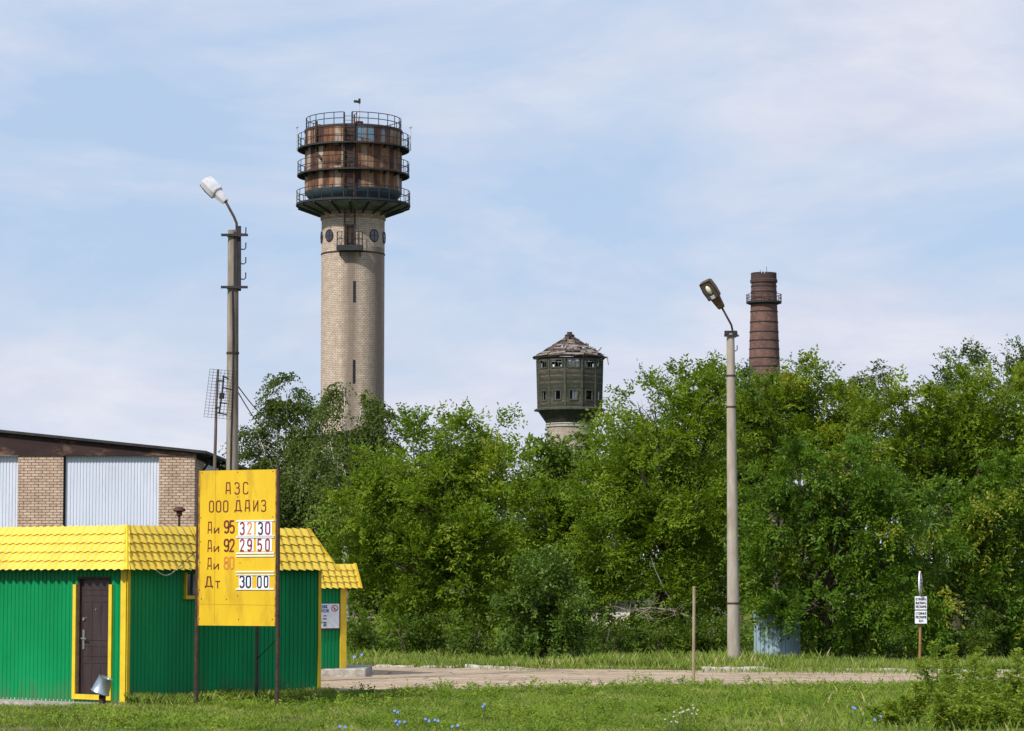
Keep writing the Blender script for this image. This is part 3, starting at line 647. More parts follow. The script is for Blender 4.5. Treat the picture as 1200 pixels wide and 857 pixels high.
    def tile(ox, oy, x0, x1, y0, y1, digs):
        t = MB(); a, b = P(ox + x0/8.57, oy + (y0+y1)/2/8.57), P(ox + x1/8.57, oy + (y0+y1)/2/8.57)
        bar(t, a + n*.004, b + n*.004, UP, n, (y1-y0)/8.57*sc, .006); to = t.build('price_plate', M['white_plastic'], bo)
        for (ch, d0, d1, q0, q1, mt) in digs:
            nonlocal_b = None
            g = MB(); w0, st = GL[ch]; yb = oy + q1/8.57; hh = (q1-q0)/8.57*sc; wt = 2.3
            tmp = MB(); stroke_text(tmp, ch, Vector((0,0,0)), Vector((1,0,0)), Vector((0,1,0)), Vector((0,0,1)), 1, wt*sc/hh)
            kx = ((d1-d0)/8.57/91*W - wt*sc*.7) / w0 ; org = P(ox + d0/8.57, yb) + n*.0075 + u*(wt*sc*.35)
            ky = (hh - wt*sc*.7); org = org + UP*(wt*sc*.35)
            for q in tmp.v: g.v.append(org + u*(q.x*kx) + UP*(q.y*ky) + n*(q.z*.6))
            for f in tmp.f: g.f.append(tuple(k for k in f)); g.m.append(0)
            g.build('digit', M[mt], to)
    tile(230,545,437,596,578,716,[('3',452,500,580,710,'crimson'),('2',525,572,580,705,'orange')])
    tile(230,545,615,772,578,716,[('3',633,682,580,710,'navy'),('0',705,755,580,708,'purple')])
    tile(230,566.6,447,592,562,690,[('2',455,500,565,690,'crimson'),('9',526,575,565,690,'crimson')])
    tile(230,566.6,618,772,562,690,[('5',627,675,565,690,'crimson'),('0',706,752,565,690,'crimson')])
    tile(230,645,446,580,258,390,[('3',452,503,260,386,'navy'),('0',516,568,260,386,'navy')])
    tile(230,645,624,750,258,390,[('0',628,674,262,388,'navy'),('0',694,740,260,384,'navy')])
price_sign()
# ------------------------------------------------------------------ bucket on a stub
def bucket():
    Z = 37.15; b = at(119, 833, Z); b.z = 0; t = at(121, 808, Z)
    root = thing('stub_post', (b.x, b.y, 0), 'short dark stub post beside the kiosk door under a bucket', 'post')
    m = MB(); m.tube([(b.x, b.y, -.1), (b.x+.01, b.y, .2), (t.x, t.y, t.z+.02)], [.06,.058,.055], 10); m.build('post', M['rust_dark'], root)
    m = MB(); m.tube([(t.x-.06, t.y-.06, t.z-.12), (t.x+.05, t.y-.06, t.z-.10)], .014, 6); m.build('clamp', M['black'], root)
    ax = Vector((.36, -.10, .93)).normalized(); c = at(117, 812, Z)   # open rim down, base up
    e1 = ax.cross(Vector((0,1,0))).normalized(); e2 = ax.cross(e1)
    Hh = .27
    def ring(r, h): return [c + ax*h + (e1*math.cos(q) + e2*math.sin(q))*r for q in np.linspace(0, 2*math.pi, 29)[:-1]]
    broot = thing('bucket', c, 'galvanised metal bucket hanging upside down and tilted on a stub post', 'bucket')
    m = MB(); prof = [(.158,0),(.160,.012),(.155,.02),(.118,Hh-.012),(.122,Hh),(.108,Hh),(.106,Hh-.018),(0,Hh-.018)]
    prof = [(r_*.98, h) for r_, h in prof]
    base = 0
    for (r_, h) in prof: m.v += ring(max(r_, .001), h)
    for i in range(len(prof)-1):
        for k in range(28): m.f.append((i*28+k, i*28+(k+1)%28, (i+1)*28+(k+1)%28, (i+1)*28+k)); m.m.append(0)
    m.build('body', M['galvanised'], broot, 40)
    m = MB(); m.tube([c + ax*.012 + (e1*math.cos(q) + e2*math.sin(q))*.157 for q in np.linspace(0, 2*math.pi, 29)[:-1]], .008, 6, True); m.build('rim', M['galvanised'], broot, True)
bucket()
# ------------------------------------------------------------------ warehouse behind
def warehouse():
    Zw = 85.0; Y = Zw*K
    X = lambda px: (px-600)/FPX*Y
    zf = at(100, 534.5, Zw).z; ze = at(230, 530, Zw).z; zp = at(0, 507, Zw).z; xR = X(229); slope = (zp-ze)/(X(230)-X(0))
    root = thing('warehouse', (X(50), Y, 0), 'brick and pale metal warehouse with low dark brown gable behind the kiosk', 'warehouse')
    brick = brick_mat('tan_brick', 'flat', (.50,.36,.275), (.62,.48,.375), (.17,.125,.10), .28, .104, .016)
    per = X(187) - X(22); xl = X(22) - 2*per
    edges = []
    for k in range(-2, 2):
        a = X(22) + k*per; b = X(75) + k*per if k < 1 else xR
        m = MB(); m.box(a, b, Y-.16, Y+.35, -.1, zf+ (.10 if k == 1 else .02)); m.build('brick_pier', brick, root); edges.append((a, b))
    for (a, b), (c, d) in zip(edges, edges[1:]):
        m = MB(); corr(m, Vector((b+.06, Y, 0)), Vector((c-.02, Y, 0)), 0, zf, Vector((0,-1,0)), .12, .02, .07); m.build('wall_panel', M['white_sheet'], root)
        m = MB(); m.box(b, b+.07, Y-.05, Y+.1, 0, zf); m.build('gap_strip', M['black'], root)
    m = MB(); m.box(xl, xR-.05, Y+.36, Y+.6, -.1, zf-.05); m.build('back_wall', brick, root)
    # fascia under the sloping roof
    xa = X(0) - 9.0; za = zp + 9.0*slope
    m = MB(); f0 = [(xa, zf+.004), (xR-.05, zf+.104 if False else zf+.004), (X(228), ze-.05), (xa, za-.02)]
    q = [Vector((x_, Y-.22, z_)) for x_, z_ in f0]; q2 = [p_ + Vector((0,.2,0)) for p_ in q]
    m.poly(q); m.poly(q2[::-1])
    for i in range(4): m.quad(q[i], q2[i], q2[(i+1)%4], q[(i+1)%4])
    m.build('gable_fascia', M['brown_fascia'], root)
    # roof sheet, overhanging the right eave
    LN = 32; xo = xR + .45
    m = MB(); z_o = ze - (xo - X(230))*slope*1.6
    for sgn in (0,):
        A, B = Vector((xa, Y-.4, za+.02)), Vector((xo, Y-.4, z_o)); D = Vector((0, LN, 0))
        t = Vector((0,0,.10)); m.poly([A, B, B+t, A+t]); m.quad(A+t, B+t, B+D+t, A+D+t); m.quad(B, A, A+D, B+D); m.quad(B, B+D, B+D+t, B+t); m.quad(A+D, B+D, B+D+t, A+D+t)
        A2 = Vector((2*xa - xo, Y-.4, z_o)); m.poly([A2, A, A+t, A2+t]); m.quad(A2+t, A+t, A+D+t, A2+D+t); m.quad(A2, A2+D, A+D, A)
    m.build('roof', M['roof_dark'], root)
    m = MB(); m.box(xR-.36, xR-.004, Y+.35, Y+3.0, 0, ze-.25); m.build('side_wall', brick, root)
    m = MB(); corr(m, Vector((xR-.02, Y+3.0, 0)), Vector((xR-.02, Y+LN-1, 0)), 0, ze-.3, Vector((1,0,0)), .12, .02, .07); m.build('side_wall', M['white_sheet'], root)
    for k in range(6):
        m = MB(); y = Y + 2.2 + k*4.6; bar(m, (xR-.05, y, ze-.75), (xo-.05, y, z_o-.02), (0,1,0), (.7,0,-.7), .08, .08); bar(m, (xR-.05, y, ze-.22), (xo-.02, y, z_o-.06), (0,1,0), (0,0,1), .08, .1); m.build('eave_bracket', M['dark_steel'], root)
warehouse()
# ------------------------------------------------------------------ lamp posts
def lamp_post(Z, px_b, px_t, py_t, rb, rt, arm_px, head_px, head_axis, head_open, hl, hw, mats, label, bands, bar_px=None, hooks=(), arm_len=None):
    y = Z*K; base = Vector((gx(px_b, Z), y, 0)); top = at(px_t, py_t, Z)
    root = thing('lamp_post', base, label, 'lamp post', 'concrete street lamp posts')
    m = MB(); n = 14; m.tube([base + (top-base)*(i/n) + UP*(-.2 if i == 0 else 0) for i in range(n+1)], [rb + (rt-rb)*i/n for i in range(n+1)], 20); m.build('pole', M['left_pole' if bar_px else 'pole_concrete'], root, 40)
    for py in bands:
        t = (at(px_t, py, Z).z) / top.z; c = base + (top-base)*t; r = rb + (rt-rb)*t
        b = MB(); b.lathe(c, [(r+.001,-.02),(r+.014,-.02),(r+.014,.02),(r+.001,.02)], 20); b.build('band', M['rust_dark'], root)
    for py in (at_ for at_ in hooks):
        c = at(px_t, py, Z); c = base + (top-base)*(c.z/top.z); b = MB(); off = rt + .02
        if bar_px: off = rt + .10
        b.tube([c + Vector((off-.06,0,0)), c + Vector((off+.01,0,-.01)), c + Vector((off+.045,0,.02)), c + Vector((off+.045,0,.13))], .012, 6); b.build('hook', M['dark_steel'], root)
    if bar_px:  # steel channel strapped to the pole's side, with crossbars
        c0 = top + Vector((rt+.005, -.02, .08)); c1 = base + (top-base)*(at(px_t, 341, Z).z/top.z) + Vector((rt+.01,-.02,0))
        b = MB(); bar(b, c1, c0, (1,0,0), (0,1,0), .085, .10); bar(b, c1 + Vector((-.075,-.06,.02)), c0 + Vector((-.075,-.06,-.12)), (1,0,0), (0,1,0), .04, .06); b.build('steel_channel', M['dark_steel'], root)
        for py in (276.5, 337.5):
            c = base + (top-base)*(at(px_t, py, Z).z/top.z); b = MB(); bar(b, c + Vector((-rt-.12,-rt-.03,0)), c + Vector((rt+.2,-rt-.03,0)), (0,1,0), (0,0,1), .04, .05); b.build('crossbar', M['dark_steel'], root)
        b = MB(); pts = []
        for i in range(15):
            q = i/14; z = c1.z*(1-q) + .8*q; cc = base + (top-base)*(z/top.z); pts.append(cc + Vector((.02*math.sin(q*9)+.0, -(rb + (rt-rb)*z/top.z) - .012, 0)))
        b.tube(pts, .014, 6); b.build('cable', M['cable'], root)
    else:
        b = MB(); c = top; bar(b, c + Vector((-rt-.05,-.02,.02)), c + Vector((rt+.06,-.02,.02)), (0,1,0), (0,0,1), .14, .09); b.build('top_bracket', M['dark_steel'], root)
        c = base + (top-base)*(at(px_t, 394, Z).z/top.z); b = MB(); bar(b, c + Vector((-rt-.07,-rt-.02,0)), c + Vector((rt+.1,-rt-.02,0)), (0,1,0), (0,0,1), .04, .05); b.build('crossbar', M['dark_steel'], root)
    # arm
    a = Vector(head_axis).normalized(); dy = a.y/abs(a.x)
    armp = [at(p[0], p[1], Z) for p in arm_px]
    x0 = armp[0].x
    armp = [p + Vector((0, (x0-p.x)*dy if True else 0, 0)) for p in armp]
    b = MB(); b.tube(armp, .026, 8); b.build('arm', mats[3], root, True)
    # luminaire
    h0 = armp[-1]; o = Vector(head_open); o = (o - a*o.dot(a)).normalized(); s = a.cross(o).normalized()
    def sec(t, wd, zt_, zb_, rnd=.25):
        c = h0 + a*(t*hl); pts = []
        for (x_, y_) in ((-1,-1+rnd*1.6),(-1,1),(1,1),(1,-1+rnd*1.6),(1-rnd*1.5,-1),(-1+rnd*1.5,-1)):
            pts.append(c + s*(x_*wd/2) + o*((zb_ if y_ > 0 else zt_) if abs(y_) == 1 else zt_*.45))
        return pts
    def loft(mb, secs):
        i0 = len(mb.v); k = len(secs[0])
        for q in secs: mb.v += q
        for i in range(len(secs)-1):
            for j in range(k): mb.f.append((i0+i*k+j, i0+i*k+(j+1)%k, i0+(i+1)*k+(j+1)%k, i0+(i+1)*k+j)); mb.m.append(0)
        mb.f.append(tuple(i0+j for j in range(k))[::-1]); mb.m.append(0); mb.f.append(tuple(i0+(len(secs)-1)*k+j for j in range(k))); mb.m.append(0)
    g = MB(); loft(g, [sec(-.02, hw*.42, -.05, .045), sec(.03, hw*.5, -.065, .06), sec(.36, hw*.68, -.085, .07), sec(.40, hw*.70, -.085, .07)]); lo_ = g.build('gear_housing', mats[0], root, 30)
    g = MB(); loft(g, [sec(.38, hw*.86, -.10, .075), sec(.42, hw*.95, -.125, .09), sec(.70, hw*1.0, -.14, .10), sec(.95, hw*.92, -.12, .10), sec(1.0, hw*.78, -.06, .09)]); sh = g.build('lamp_shade', mats[0], root, 30)
    g = MB(); q = [h0 + a*(t*hl) + s*(w_*hw/2) + o*.1015 for t, w_ in ((.43,-.84),(.43,.84),(.70,.88),(.95,.8),(.95,-.8),(.70,-.88))]; g.poly(q); g.build('reflector', mats[1], sh)
    g = MB(); rim = [h0 + a*(t*hl) + s*(w_*hw/2) + o*.098 for t, w_ in ((.40,-.92),(.40,.92),(.70,.98),(.99,.82),(.99,-.82),(.70,-.98))]; g.tube(rim, .016, 6, True); g.build('rim', M['dark_steel'], sh)
    cb = h0 + a*(.72*hl) + o*.10
    g = MB(); rr = []
    for i in range(7):
        th = math.pi*i/6; rr.append((max(.001, math.sin(th)), -math.cos(th)))
    for (r_, h_) in rr: g.v += [cb + a*(h_*.12) + (s*math.cos(q_) + o*math.sin(q_)*.8)*(r_*.062) for q_ in np.linspace(0, 2*math.pi, 13)[:-1]]
    for i in range(6):
        for k in range(12): g.f.append((i*12+k, i*12+(k+1)%12, (i+1)*12+(k+1)%12, (i+1)*12+k)); g.m.append(0)
    g.build('bulb', M['lamp_glass'], sh, True)
    g = MB(); c = h0 + a*(.46*hl) + o*.10; g.obox(c, a*.04, s*.05, o*.03); g.build('lamp_holder', mats[2], sh)
    return root, base, top
lampL, LB, LT = lamp_post(45.0, 271.0, 273.4, 270, .135, .108, [(277.5,272),(277.3,262),(274,254),(263.5,235)], None, (-.66,.28,.70), (-.45,.80,-.42), .65, .26,
    (M['lamp_grey'], M['lamp_grey'], M['lamp_grey'], M['rust_dark']), 'concrete lamp post with dark channel, crossbars and white lamp head above the price board', (277,338,414), True, (274,292,309,327))
lampR, RB, RT = lamp_post(55.7, 860.0, 856.0, 391, .162, .098, [(858.2,398),(858.6,388),(857,381),(845.2,361)], None, (-.52,-.30,.76), (-.50,-.84,-.05), .80, .34,
    (M['lamp_brown'], M['lamp_inside'], M['lamp_grey'], M['dark_steel']), 'concrete lamp post with open brown lamp head standing before the green trees', (440.5,477,707), None, (395, 411))
def wire():
    for (p0, p1, l) in (((279,453),(330,492),'upper of two thin wires running from the left lamp post into the birch'), ((279,460),(325,508),'lower of two thin wires running from the left lamp post into the birch')):
        a, b = at(*p0, 45), at(p1[0], p1[1], 70); m = MB()
        m.tube([a + (b-a)*q - UP*(.25*math.sin(math.pi*q)) for q in np.linspace(0,1,13)], .012, 5)
        o = m.build('overhead_wire', M['cable'], None); tag(o, l, 'wire')
wire()
# ------------------------------------------------------------------ thin post and road sign
def small_posts():
    Z = 46.0; b = Vector((gx(812.5, Z), Z*K, 0)); t = at(813.5, 688, Z)
    m = MB(); m.tube([b - UP*.1, b + (t-b)*.4, t], .031, 10); m.tube([t + UP*-.02, t + UP*.015], .036, 10)
    o = m.build('marker_post', M['rust_pipe'], None, 40, loc=b); tag(o, 'thin rusty pale pipe post standing alone at the road edge', 'post')
    Z = 53.6; b = Vector((gx(1077.5, Z), Z*K, 0)); t = at(1078.5, 668, Z)
    root = thing('road_sign', b, 'round red rimmed road sign over two white text plates on rusty post', 'road sign')
    m = MB(); m.tube([b - UP*.1, t + Vector((.02,.06,-.28))], .032, 10); m.build('post', nmat('brown_post', (.20,.10,.04), (.34,.19,.09), 7, .75, stretch=(1,1,.4)), root)
    c = at(1079.3, 684, Z); n = Vector((.965,-.26,0)).normalized(); uu = Vector((-n.y, n.x, 0)); r = 14.5/S(Z)
    def disc(rad, d0, d1, seg=32):
        g = MB(); ring = lambda rr, d: [c + n*d + (uu*math.cos(q) + UP*math.sin(q))*rr for q in np.linspace(0, 2*math.pi, seg+1)[:-1]]
        A, B = ring(rad, d0), ring(rad, d1); g.poly(B); g.poly(A[::-1])
        for k in range(seg): g.quad(A[k], A[(k+1)%seg], B[(k+1)%seg], B[k])
        return g
    di = disc(r, -.03, 0).build('sign_disc', M['white_plastic'], root); disc(r*.97, .001, .003).build('red_border', M['red_ink'], di); disc(r*.80, .004, .006).build('sign_face', M['white_plastic'], di)
    for q in (-.085, 0, .085):
        g = MB(); cc = c + UP*q + n*.0075; g.obox(cc, uu*.10, UP*.021, n*.0012); g.build('black_mark', M['black'], di)
    for (py0, py1, lines) in ((699, 714.5, ('ОСТАНОВИТЬ', 'ВЫСАДИТЬ', 'ПАССАЖИРОВ')), (715.8, 731, ('СТОЯНКА', 'ПАССАЖИРОВ', 'А/М'))):
        a, d = at(1071.7, py1, Z), at(1085.6, py0, Z); yy = b.y - .07
        g = MB(); g.box(a.x, d.x, yy-.012, yy, a.z, d.z); po = g.build('text_plate', M['white_plastic'], root)
        bev = po.modifiers.new('bevel', 'BEVEL'); bev.width = .004
        H = d.z - a.z; W = d.x - a.x
        for i, t_ in enumerate(lines):
            h = H*.17; wd = text_w(t_, h); kx = min(1, W*.86/wd); g = MB()
            stroke_text(g, t_, Vector(((a.x+d.x)/2 - wd*kx/2, yy-.0125, d.z - H*(.30+.285*i))), Vector((kx,0,0)), UP, Vector((0,-1,0)), h, .2, depth=.003); g.build('lettering', M['black'], po)
small_posts()
# ------------------------------------------------------------------ tin shed under the trees
def shed():
    Z = 57.2; A = Vector((gx(885, Z), Z*K+.35, 0)); B = Vector((gx(920.5, Z), Z*K, 0)); C_ = Vector((gx(937.5, Z+1), (Z+.9)*K, 0)); h = at(915, 720, Z).z
    root = thing('tin_shed', A, 'small grey blue corrugated tin shed half hidden under the trees', 'shed')
    nF = Vector(((B-A).y, -(B-A).x, 0)).normalized(); nS = Vector(((C_-B).y, -(C_-B).x, 0)).normalized()
    m = MB(); corr(m, A, B, .02, h, nF, .11, .018, .06); m.build('front_wall', M['tin_shed'], root)
    m = MB(); D = C_ + (A-B)
    corr(m, B, C_, .02, h, nS, .11, .018, .06); corr(m, C_, D, .02, h, -nF, .11, .018, .06); corr(m, D, A, .02, h, -nS, .11, .018, .06); m.build('side_wall', M['tin_shed'], root)
    m = MB(); t = UP*(h+.01); q = [A + nF*.06 + t - nS*.06, B + nF*.06 + nS*.06 + t, C_ + nS*.06 + t, D + t]; q = [p + UP*.04 for p in q]; m.poly(q); m.poly([p + UP*.02 for p in q][::-1])
    for i in range(4): m.quad(q[i], q[(i+1)%4], q[(i+1)%4] + UP*.02, q[i] + UP*.02)
    m.build('roof', M['tin_shed'], root)
shed()
# ------------------------------------------------------------------ bits seen through the trees
def behind():
    Z = 69; y = Z*K; x0, x1 = at(385, 730, Z).x, at(470, 730, Z).x
    root = thing('rail_fence', ((x0+x1)/2, y, 0), 'low weathered rail fence glimpsed behind the hut under the trees', 'fence')
    for py in (723.5, 731, 741):
        m = MB(); z = at(420, py, Z).z; m.tube([(x0, y, z), ((x0+x1)/2, y+.02, z-.03), (x1, y, z+.02)], .045, 8); m.build('rail', M['dead_wood'], root)
    for k in range(4):
        m = MB(); xx = x0 + (x1-x0)*(k+.4)/4; m.tube([(xx, y+.09, -.1), (xx, y+.09, 1.15)], .05, 8); m.build('post', M['weathered_wood'], root)
    Z = 78; y = Z*K; x0, x1 = at(672, 720, Z).x, at(738, 720, Z).x; zt = at(700, 708, Z).z
    root = thing('pale_outbuilding', ((x0+x1)/2, y, 0), 'pale plastered outbuilding with teal sill glimpsed through a gap in the trees', 'outbuilding')
    m = MB(); m.box(x0, x1, y, y+3, -.1, zt); m.build('wall', M['pale_wall'], root)
    m = MB(); m.box(at(702,720,Z).x, at(716,720,Z).x, y-.08, y-.003, at(700,724,Z).z, at(700,720.5,Z).z); m.build('sill', M['teal_sheet'], root)
    m = MB(); m.box(x0-.2, x1+.2, y-.25, y+3.2, zt+.004, zt+.14); m.build('roof', M['roof_dark'], root)
behind()
# ------------------------------------------------------------------ big brick water tower
def ring_railing(mb, c, r, z, h, n=26, rails=(1.0, .5), rad=.035, gap=None):
    for f in rails:
        pts = [c + Vector((r*math.cos(q), r*math.sin(q), z + h*f)) for q in np.linspace(0, 2*math.pi, 73)[:-1]]
        if gap:
            qs = np.linspace(-math.pi/2 + gap[1], 1.5*math.pi + gap[0], 73); pts = [c + Vector((r*math.cos(q), r*math.sin(q), z + h*f)) for q in qs]; mb.tube(pts, rad, 5)
        else: mb.tube(pts, rad, 5, True)
    for k in range(n):
        q = 2*math.pi*(k+.5)/n - math.pi/2
        d = (q + math.pi/2 + math.pi) % (2*math.pi) - math.pi
        if gap and gap[0] < d < gap[1]: continue
        p = c + Vector((r*math.cos(q), r*math.sin(q), 0)); mb.tube([p + UP*z, p + UP*(z+h)], rad, 5)
def water_tower():
    Z = 210.0; c = at(412, 675, Z); c.z = 0; s = S(Z)
    zz = lambda py: at(412, py, Z).z
    root = thing('water_tower', c, 'tall pale brick water tower with rusty steel tank ringed by railed galleries', 'water tower')
    rs = 37.2/s
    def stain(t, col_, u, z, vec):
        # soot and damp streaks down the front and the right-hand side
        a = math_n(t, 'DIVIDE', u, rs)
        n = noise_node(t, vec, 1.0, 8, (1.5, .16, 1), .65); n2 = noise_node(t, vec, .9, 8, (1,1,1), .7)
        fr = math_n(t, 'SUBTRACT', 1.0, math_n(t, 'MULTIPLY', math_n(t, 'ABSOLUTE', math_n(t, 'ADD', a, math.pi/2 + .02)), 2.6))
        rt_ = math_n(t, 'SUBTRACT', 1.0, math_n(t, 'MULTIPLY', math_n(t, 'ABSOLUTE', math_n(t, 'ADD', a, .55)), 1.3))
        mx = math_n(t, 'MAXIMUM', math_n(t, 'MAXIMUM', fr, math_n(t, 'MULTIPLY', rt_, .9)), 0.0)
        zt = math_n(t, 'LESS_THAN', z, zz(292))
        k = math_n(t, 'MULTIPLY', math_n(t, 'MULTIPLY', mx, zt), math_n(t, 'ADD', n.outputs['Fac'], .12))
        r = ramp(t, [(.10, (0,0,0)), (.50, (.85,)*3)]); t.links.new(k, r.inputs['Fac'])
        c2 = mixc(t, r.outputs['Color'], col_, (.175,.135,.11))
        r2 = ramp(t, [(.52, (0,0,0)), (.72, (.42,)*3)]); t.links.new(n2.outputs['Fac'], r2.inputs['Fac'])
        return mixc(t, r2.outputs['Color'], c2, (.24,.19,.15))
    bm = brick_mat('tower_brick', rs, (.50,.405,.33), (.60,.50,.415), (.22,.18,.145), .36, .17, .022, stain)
    m = MB(); zc = zz(250); m.lathe(c, [(rs*1.0,-.2),(rs,zc-.05)], 96); sh = m.build('shaft', bm, root, True)
    m = MB(); m.lathe(c, [(rs+.01,zz(259)),(rs+.10,zz(258.5)),(rs+.10,zc-.25),(rs+.16,zc-.2),(rs+.16,zc),(rs-.2,zc)], 96)
    cb = brick_mat('cornice_brick', rs, (.30,.19,.13), (.46,.36,.27), (.13,.10,.08), .36, .17, .02); m.build('cornice', cb, root, 40)
    m = MB(); m.lathe(c, [(rs+.005,zz(299.5)),(rs+.05,zz(299.4)),(rs+.05,zz(298)),(rs+.005,zz(297.8))], 96); m.build('strap', M['rust_dark'], root)
    def on_shaft(px): # angle for a pixel column on the front
        v = max(-.99, min(.99, (px-412)/37.2)); return math.asin(v)
    def frame(px):
        a = on_shaft(px); n = Vector((math.sin(a), -math.cos(a), 0)); return c + n*rs, n, Vector((n.y*-1, n.x, 0))
    def zf(py): # z on the near face of the shaft
        return at(412, py, Z - rs*.85/K).z
    for px in (385.8, 438.2, 375.6, 448.8):
        P, n, u = frame(px); z = zf(275.5); r = .50
        w_ = MB(); w_.tube([P + UP*z + (u*math.cos(q)*r + UP*math.sin(q)*r*1.12) + n*.02 for q in np.linspace(0, 2*math.pi, 25)[:-1]], .05, 6, True); wo = w_.build('window', M['window_dark'], root, True)
        p_ = MB(); p_.poly([P + UP*z + (u*math.cos(q)*r + UP*math.sin(q)*r*1.12) + n*.03 for q in np.linspace(0, 2*math.pi, 25)[:-1]]); p_.build('pane', M['glass'], wo)
        b_ = MB(); bar(b_, P + UP*(z-r) + n*.045, P + UP*(z+r) + n*.045, u, n, .05, .02); bar(b_, P + UP*z - u*r + n*.05, P + UP*z + u*r + n*.05, UP, n, .05, .02); b_.build('glazing_bar', M['dark_steel'], wo)
    for (p0, p1) in ((330, 355), (422, 450)):
        P, n, u = frame(416); w_ = MB(); bar(w_, P + UP*zf(p1) - n*.03, P + UP*zf(p0) - n*.03, u, n, .25, .10); w_.build('slit_window', M['window_dark'], root)
    # door and balcony
    P, n, u = frame(411); z0, z1 = zf(291.5), zf(264)
    d = MB(); bar(d, P - u*.05 + UP*z0 - n*.02, P - u*.05 + UP*z1 - n*.02, u, n, .95, .14); d.build('door', M['rust_dark'], root)
    d = MB(); bar(d, P + u*.26 + UP*(z0+.05) + n*.03, P + u*.26 + UP*(z1-.15) + n*.03, u, n, .32, .06); d.build('door_gap', M['window_dark'], root)
    b = MB(); zb0, zb1 = zf(295), zf(289.5); pw = 14.5/s; pd = .95
    b.obox(P + n*(pd/2) + UP*(zb1-.08), u*pw, n*(pd/2), UP*.09); b.obox(P + n*(pd-.03) + UP*((zb0+zb1)/2), u*(pw+.02), n*.05, UP*((zb1-zb0)/2+.03)); 
    for sg in (-1, 1): b.obox(P + n*(pd/2) + u*sg*pw + UP*((zb0+zb1)/2), u*.05, n*(pd/2), UP*((zb1-zb0)/2+.03)); b.tube([P + u*sg*pw*.8 + UP*(zb0-.5), P + u*sg*pw*.8 + n*pd*.9 + UP*zb0], .05, 6)
    bo = b.build('balcony', M['dark_steel'], root)
    r = MB(); zt = zf(274); 
    for f in (1, .5):
        z = zb1 + (zt-zb1)*f; r.tube([P - u*pw + UP*z, P - u*pw + n*pd + UP*z, P + u*pw + n*pd + UP*z, P + u*pw + UP*z], .035, 5)
    for x_ in (-1, -.62, -.25, .12, .5, 1): r.tube([P + u*pw*x_ + n*pd + UP*zb1, P + u*pw*x_ + n*pd + UP*zt], .032, 5)
    for x_ in (-1, 1): r.tube([P + u*pw*x_ + n*.05 + UP*zb1, P + u*pw*x_ + n*.05 + UP*zt], .032, 5)
    r.build('railing', M['dark_steel'], bo)
    # tank
    R0 = 57.3/s; zT, zB = zz(154), zz(226.5); 
    m_, t, p = base_mat('rusty_tank'); v = objco(t); sx_ = N(t, 'ShaderNodeSeparateXYZ'); t.links.new(v, sx_.inputs[0])
    a = math_n(t, 'ARCTAN2', sx_.outputs['Y'], sx_.outputs['X']); uu = math_n(t, 'MULTIPLY', a, R0); z = sx_.outputs['Z']
    cbv = N(t, 'ShaderNodeCombineXYZ'); t.links.new(uu, cbv.inputs[0]); t.links.new(z, cbv.inputs[1])
    n1 = noise_node(t, cbv.outputs[0], 1.0, 9, (.9, .35, 1), .68); n2 = noise_node(t, cbv.outputs[0], 1.0, 8, (5.0, .22, 1), .72); n3 = noise_node(t, cbv.outputs[0], 3.5, 8, (1,1,1), .7, (9,2,0))
    # plate grid
    pa = math_n(t, 'FLOOR', math_n(t, 'MULTIPLY', uu, 1/.62)); pz = math_n(t, 'FLOOR', math_n(t, 'MULTIPLY', math_n(t, 'SUBTRACT', z, zB), 1/((zT-zB)/3)))
    cp = N(t, 'ShaderNodeCombineXYZ'); t.links.new(pa, cp.inputs[0]); t.links.new(pz, cp.inputs[1]); wn = N(t, 'ShaderNodeTexWhiteNoise', noise_dimensions='2D'); t.links.new(cp.outputs[0], wn.inputs['Vector'])
    f = math_n(t, 'ADD', math_n(t, 'ADD', math_n(t, 'MULTIPLY', n1.outputs['Fac'], .55), math_n(t, 'MULTIPLY', n2.outputs['Fac'], .40)), math_n(t, 'MULTIPLY', math_n(t, 'SUBTRACT', wn.outputs['Value'], .10), .28))
    rr = ramp(t, [(.40, (.030,.017,.015)), (.48, (.075,.034,.023)), (.545, (.155,.066,.032)), (.61, (.22,.115,.062)), (.68, (.31,.23,.165)), (.82, (.36,.325,.29))]); t.links.new(f, rr.inputs['Fac'])
    c_ = rr.outputs['Color']
    r3 = ramp(t, [(.56, (0,0,0)), (.66, (.85,)*3)]); t.links.new(n3.outputs['Fac'], r3.inputs['Fac']); c_ = mixc(t, r3.outputs['Color'], c_, (.085,.034,.018))
    # remains of blue-grey paint on the top course, right of the ladder
    lim = math_n(t, 'MULTIPLY', math_n(t, 'GREATER_THAN', z, zz(172)), math_n(t, 'MULTIPLY', math_n(t, 'GREATER_THAN', a, -1.50), math_n(t, 'LESS_THAN', a, -.70)))
    bl = math_n(t, 'MULTIPLY', lim, math_n(t, 'GREATER_THAN', math_n(t, 'ADD', math_n(t, 'MULTIPLY', n2.outputs['Fac'], .7), math_n(t, 'MULTIPLY', wn.outputs['Value'], .5)), .56))
    c_ = mixc(t, bl, c_, (.12,.20,.275))
    # plate seams
    fx = math_n(t, 'FRACT', math_n(t, 'MULTIPLY', uu, 1/.62)); sm = math_n(t, 'LESS_THAN', fx, .10); c_ = mixc(t, math_n(t, 'MULTIPLY', sm, .62), c_, (.035,.022,.018))
    t.links.new(c_, p.inputs['Base Color']); p.inputs['Roughness'].default_value = .8
    bump(t, p, n3.outputs['Fac'], .3, .03)
    k = MB(); k.lathe(c, [(R0,zB),(R0,zT-.05)], 96); k.build('tank', m_, root, True)
    k = MB(); k.lathe(c, [(R0+.06,zT-.22),(R0+.06,zT),(R0-.3,zT+.02),(.4,zT+.25),(0.01,zT+.26)], 96); k.build('tank_roof', M['rust_dark'], root, 40)
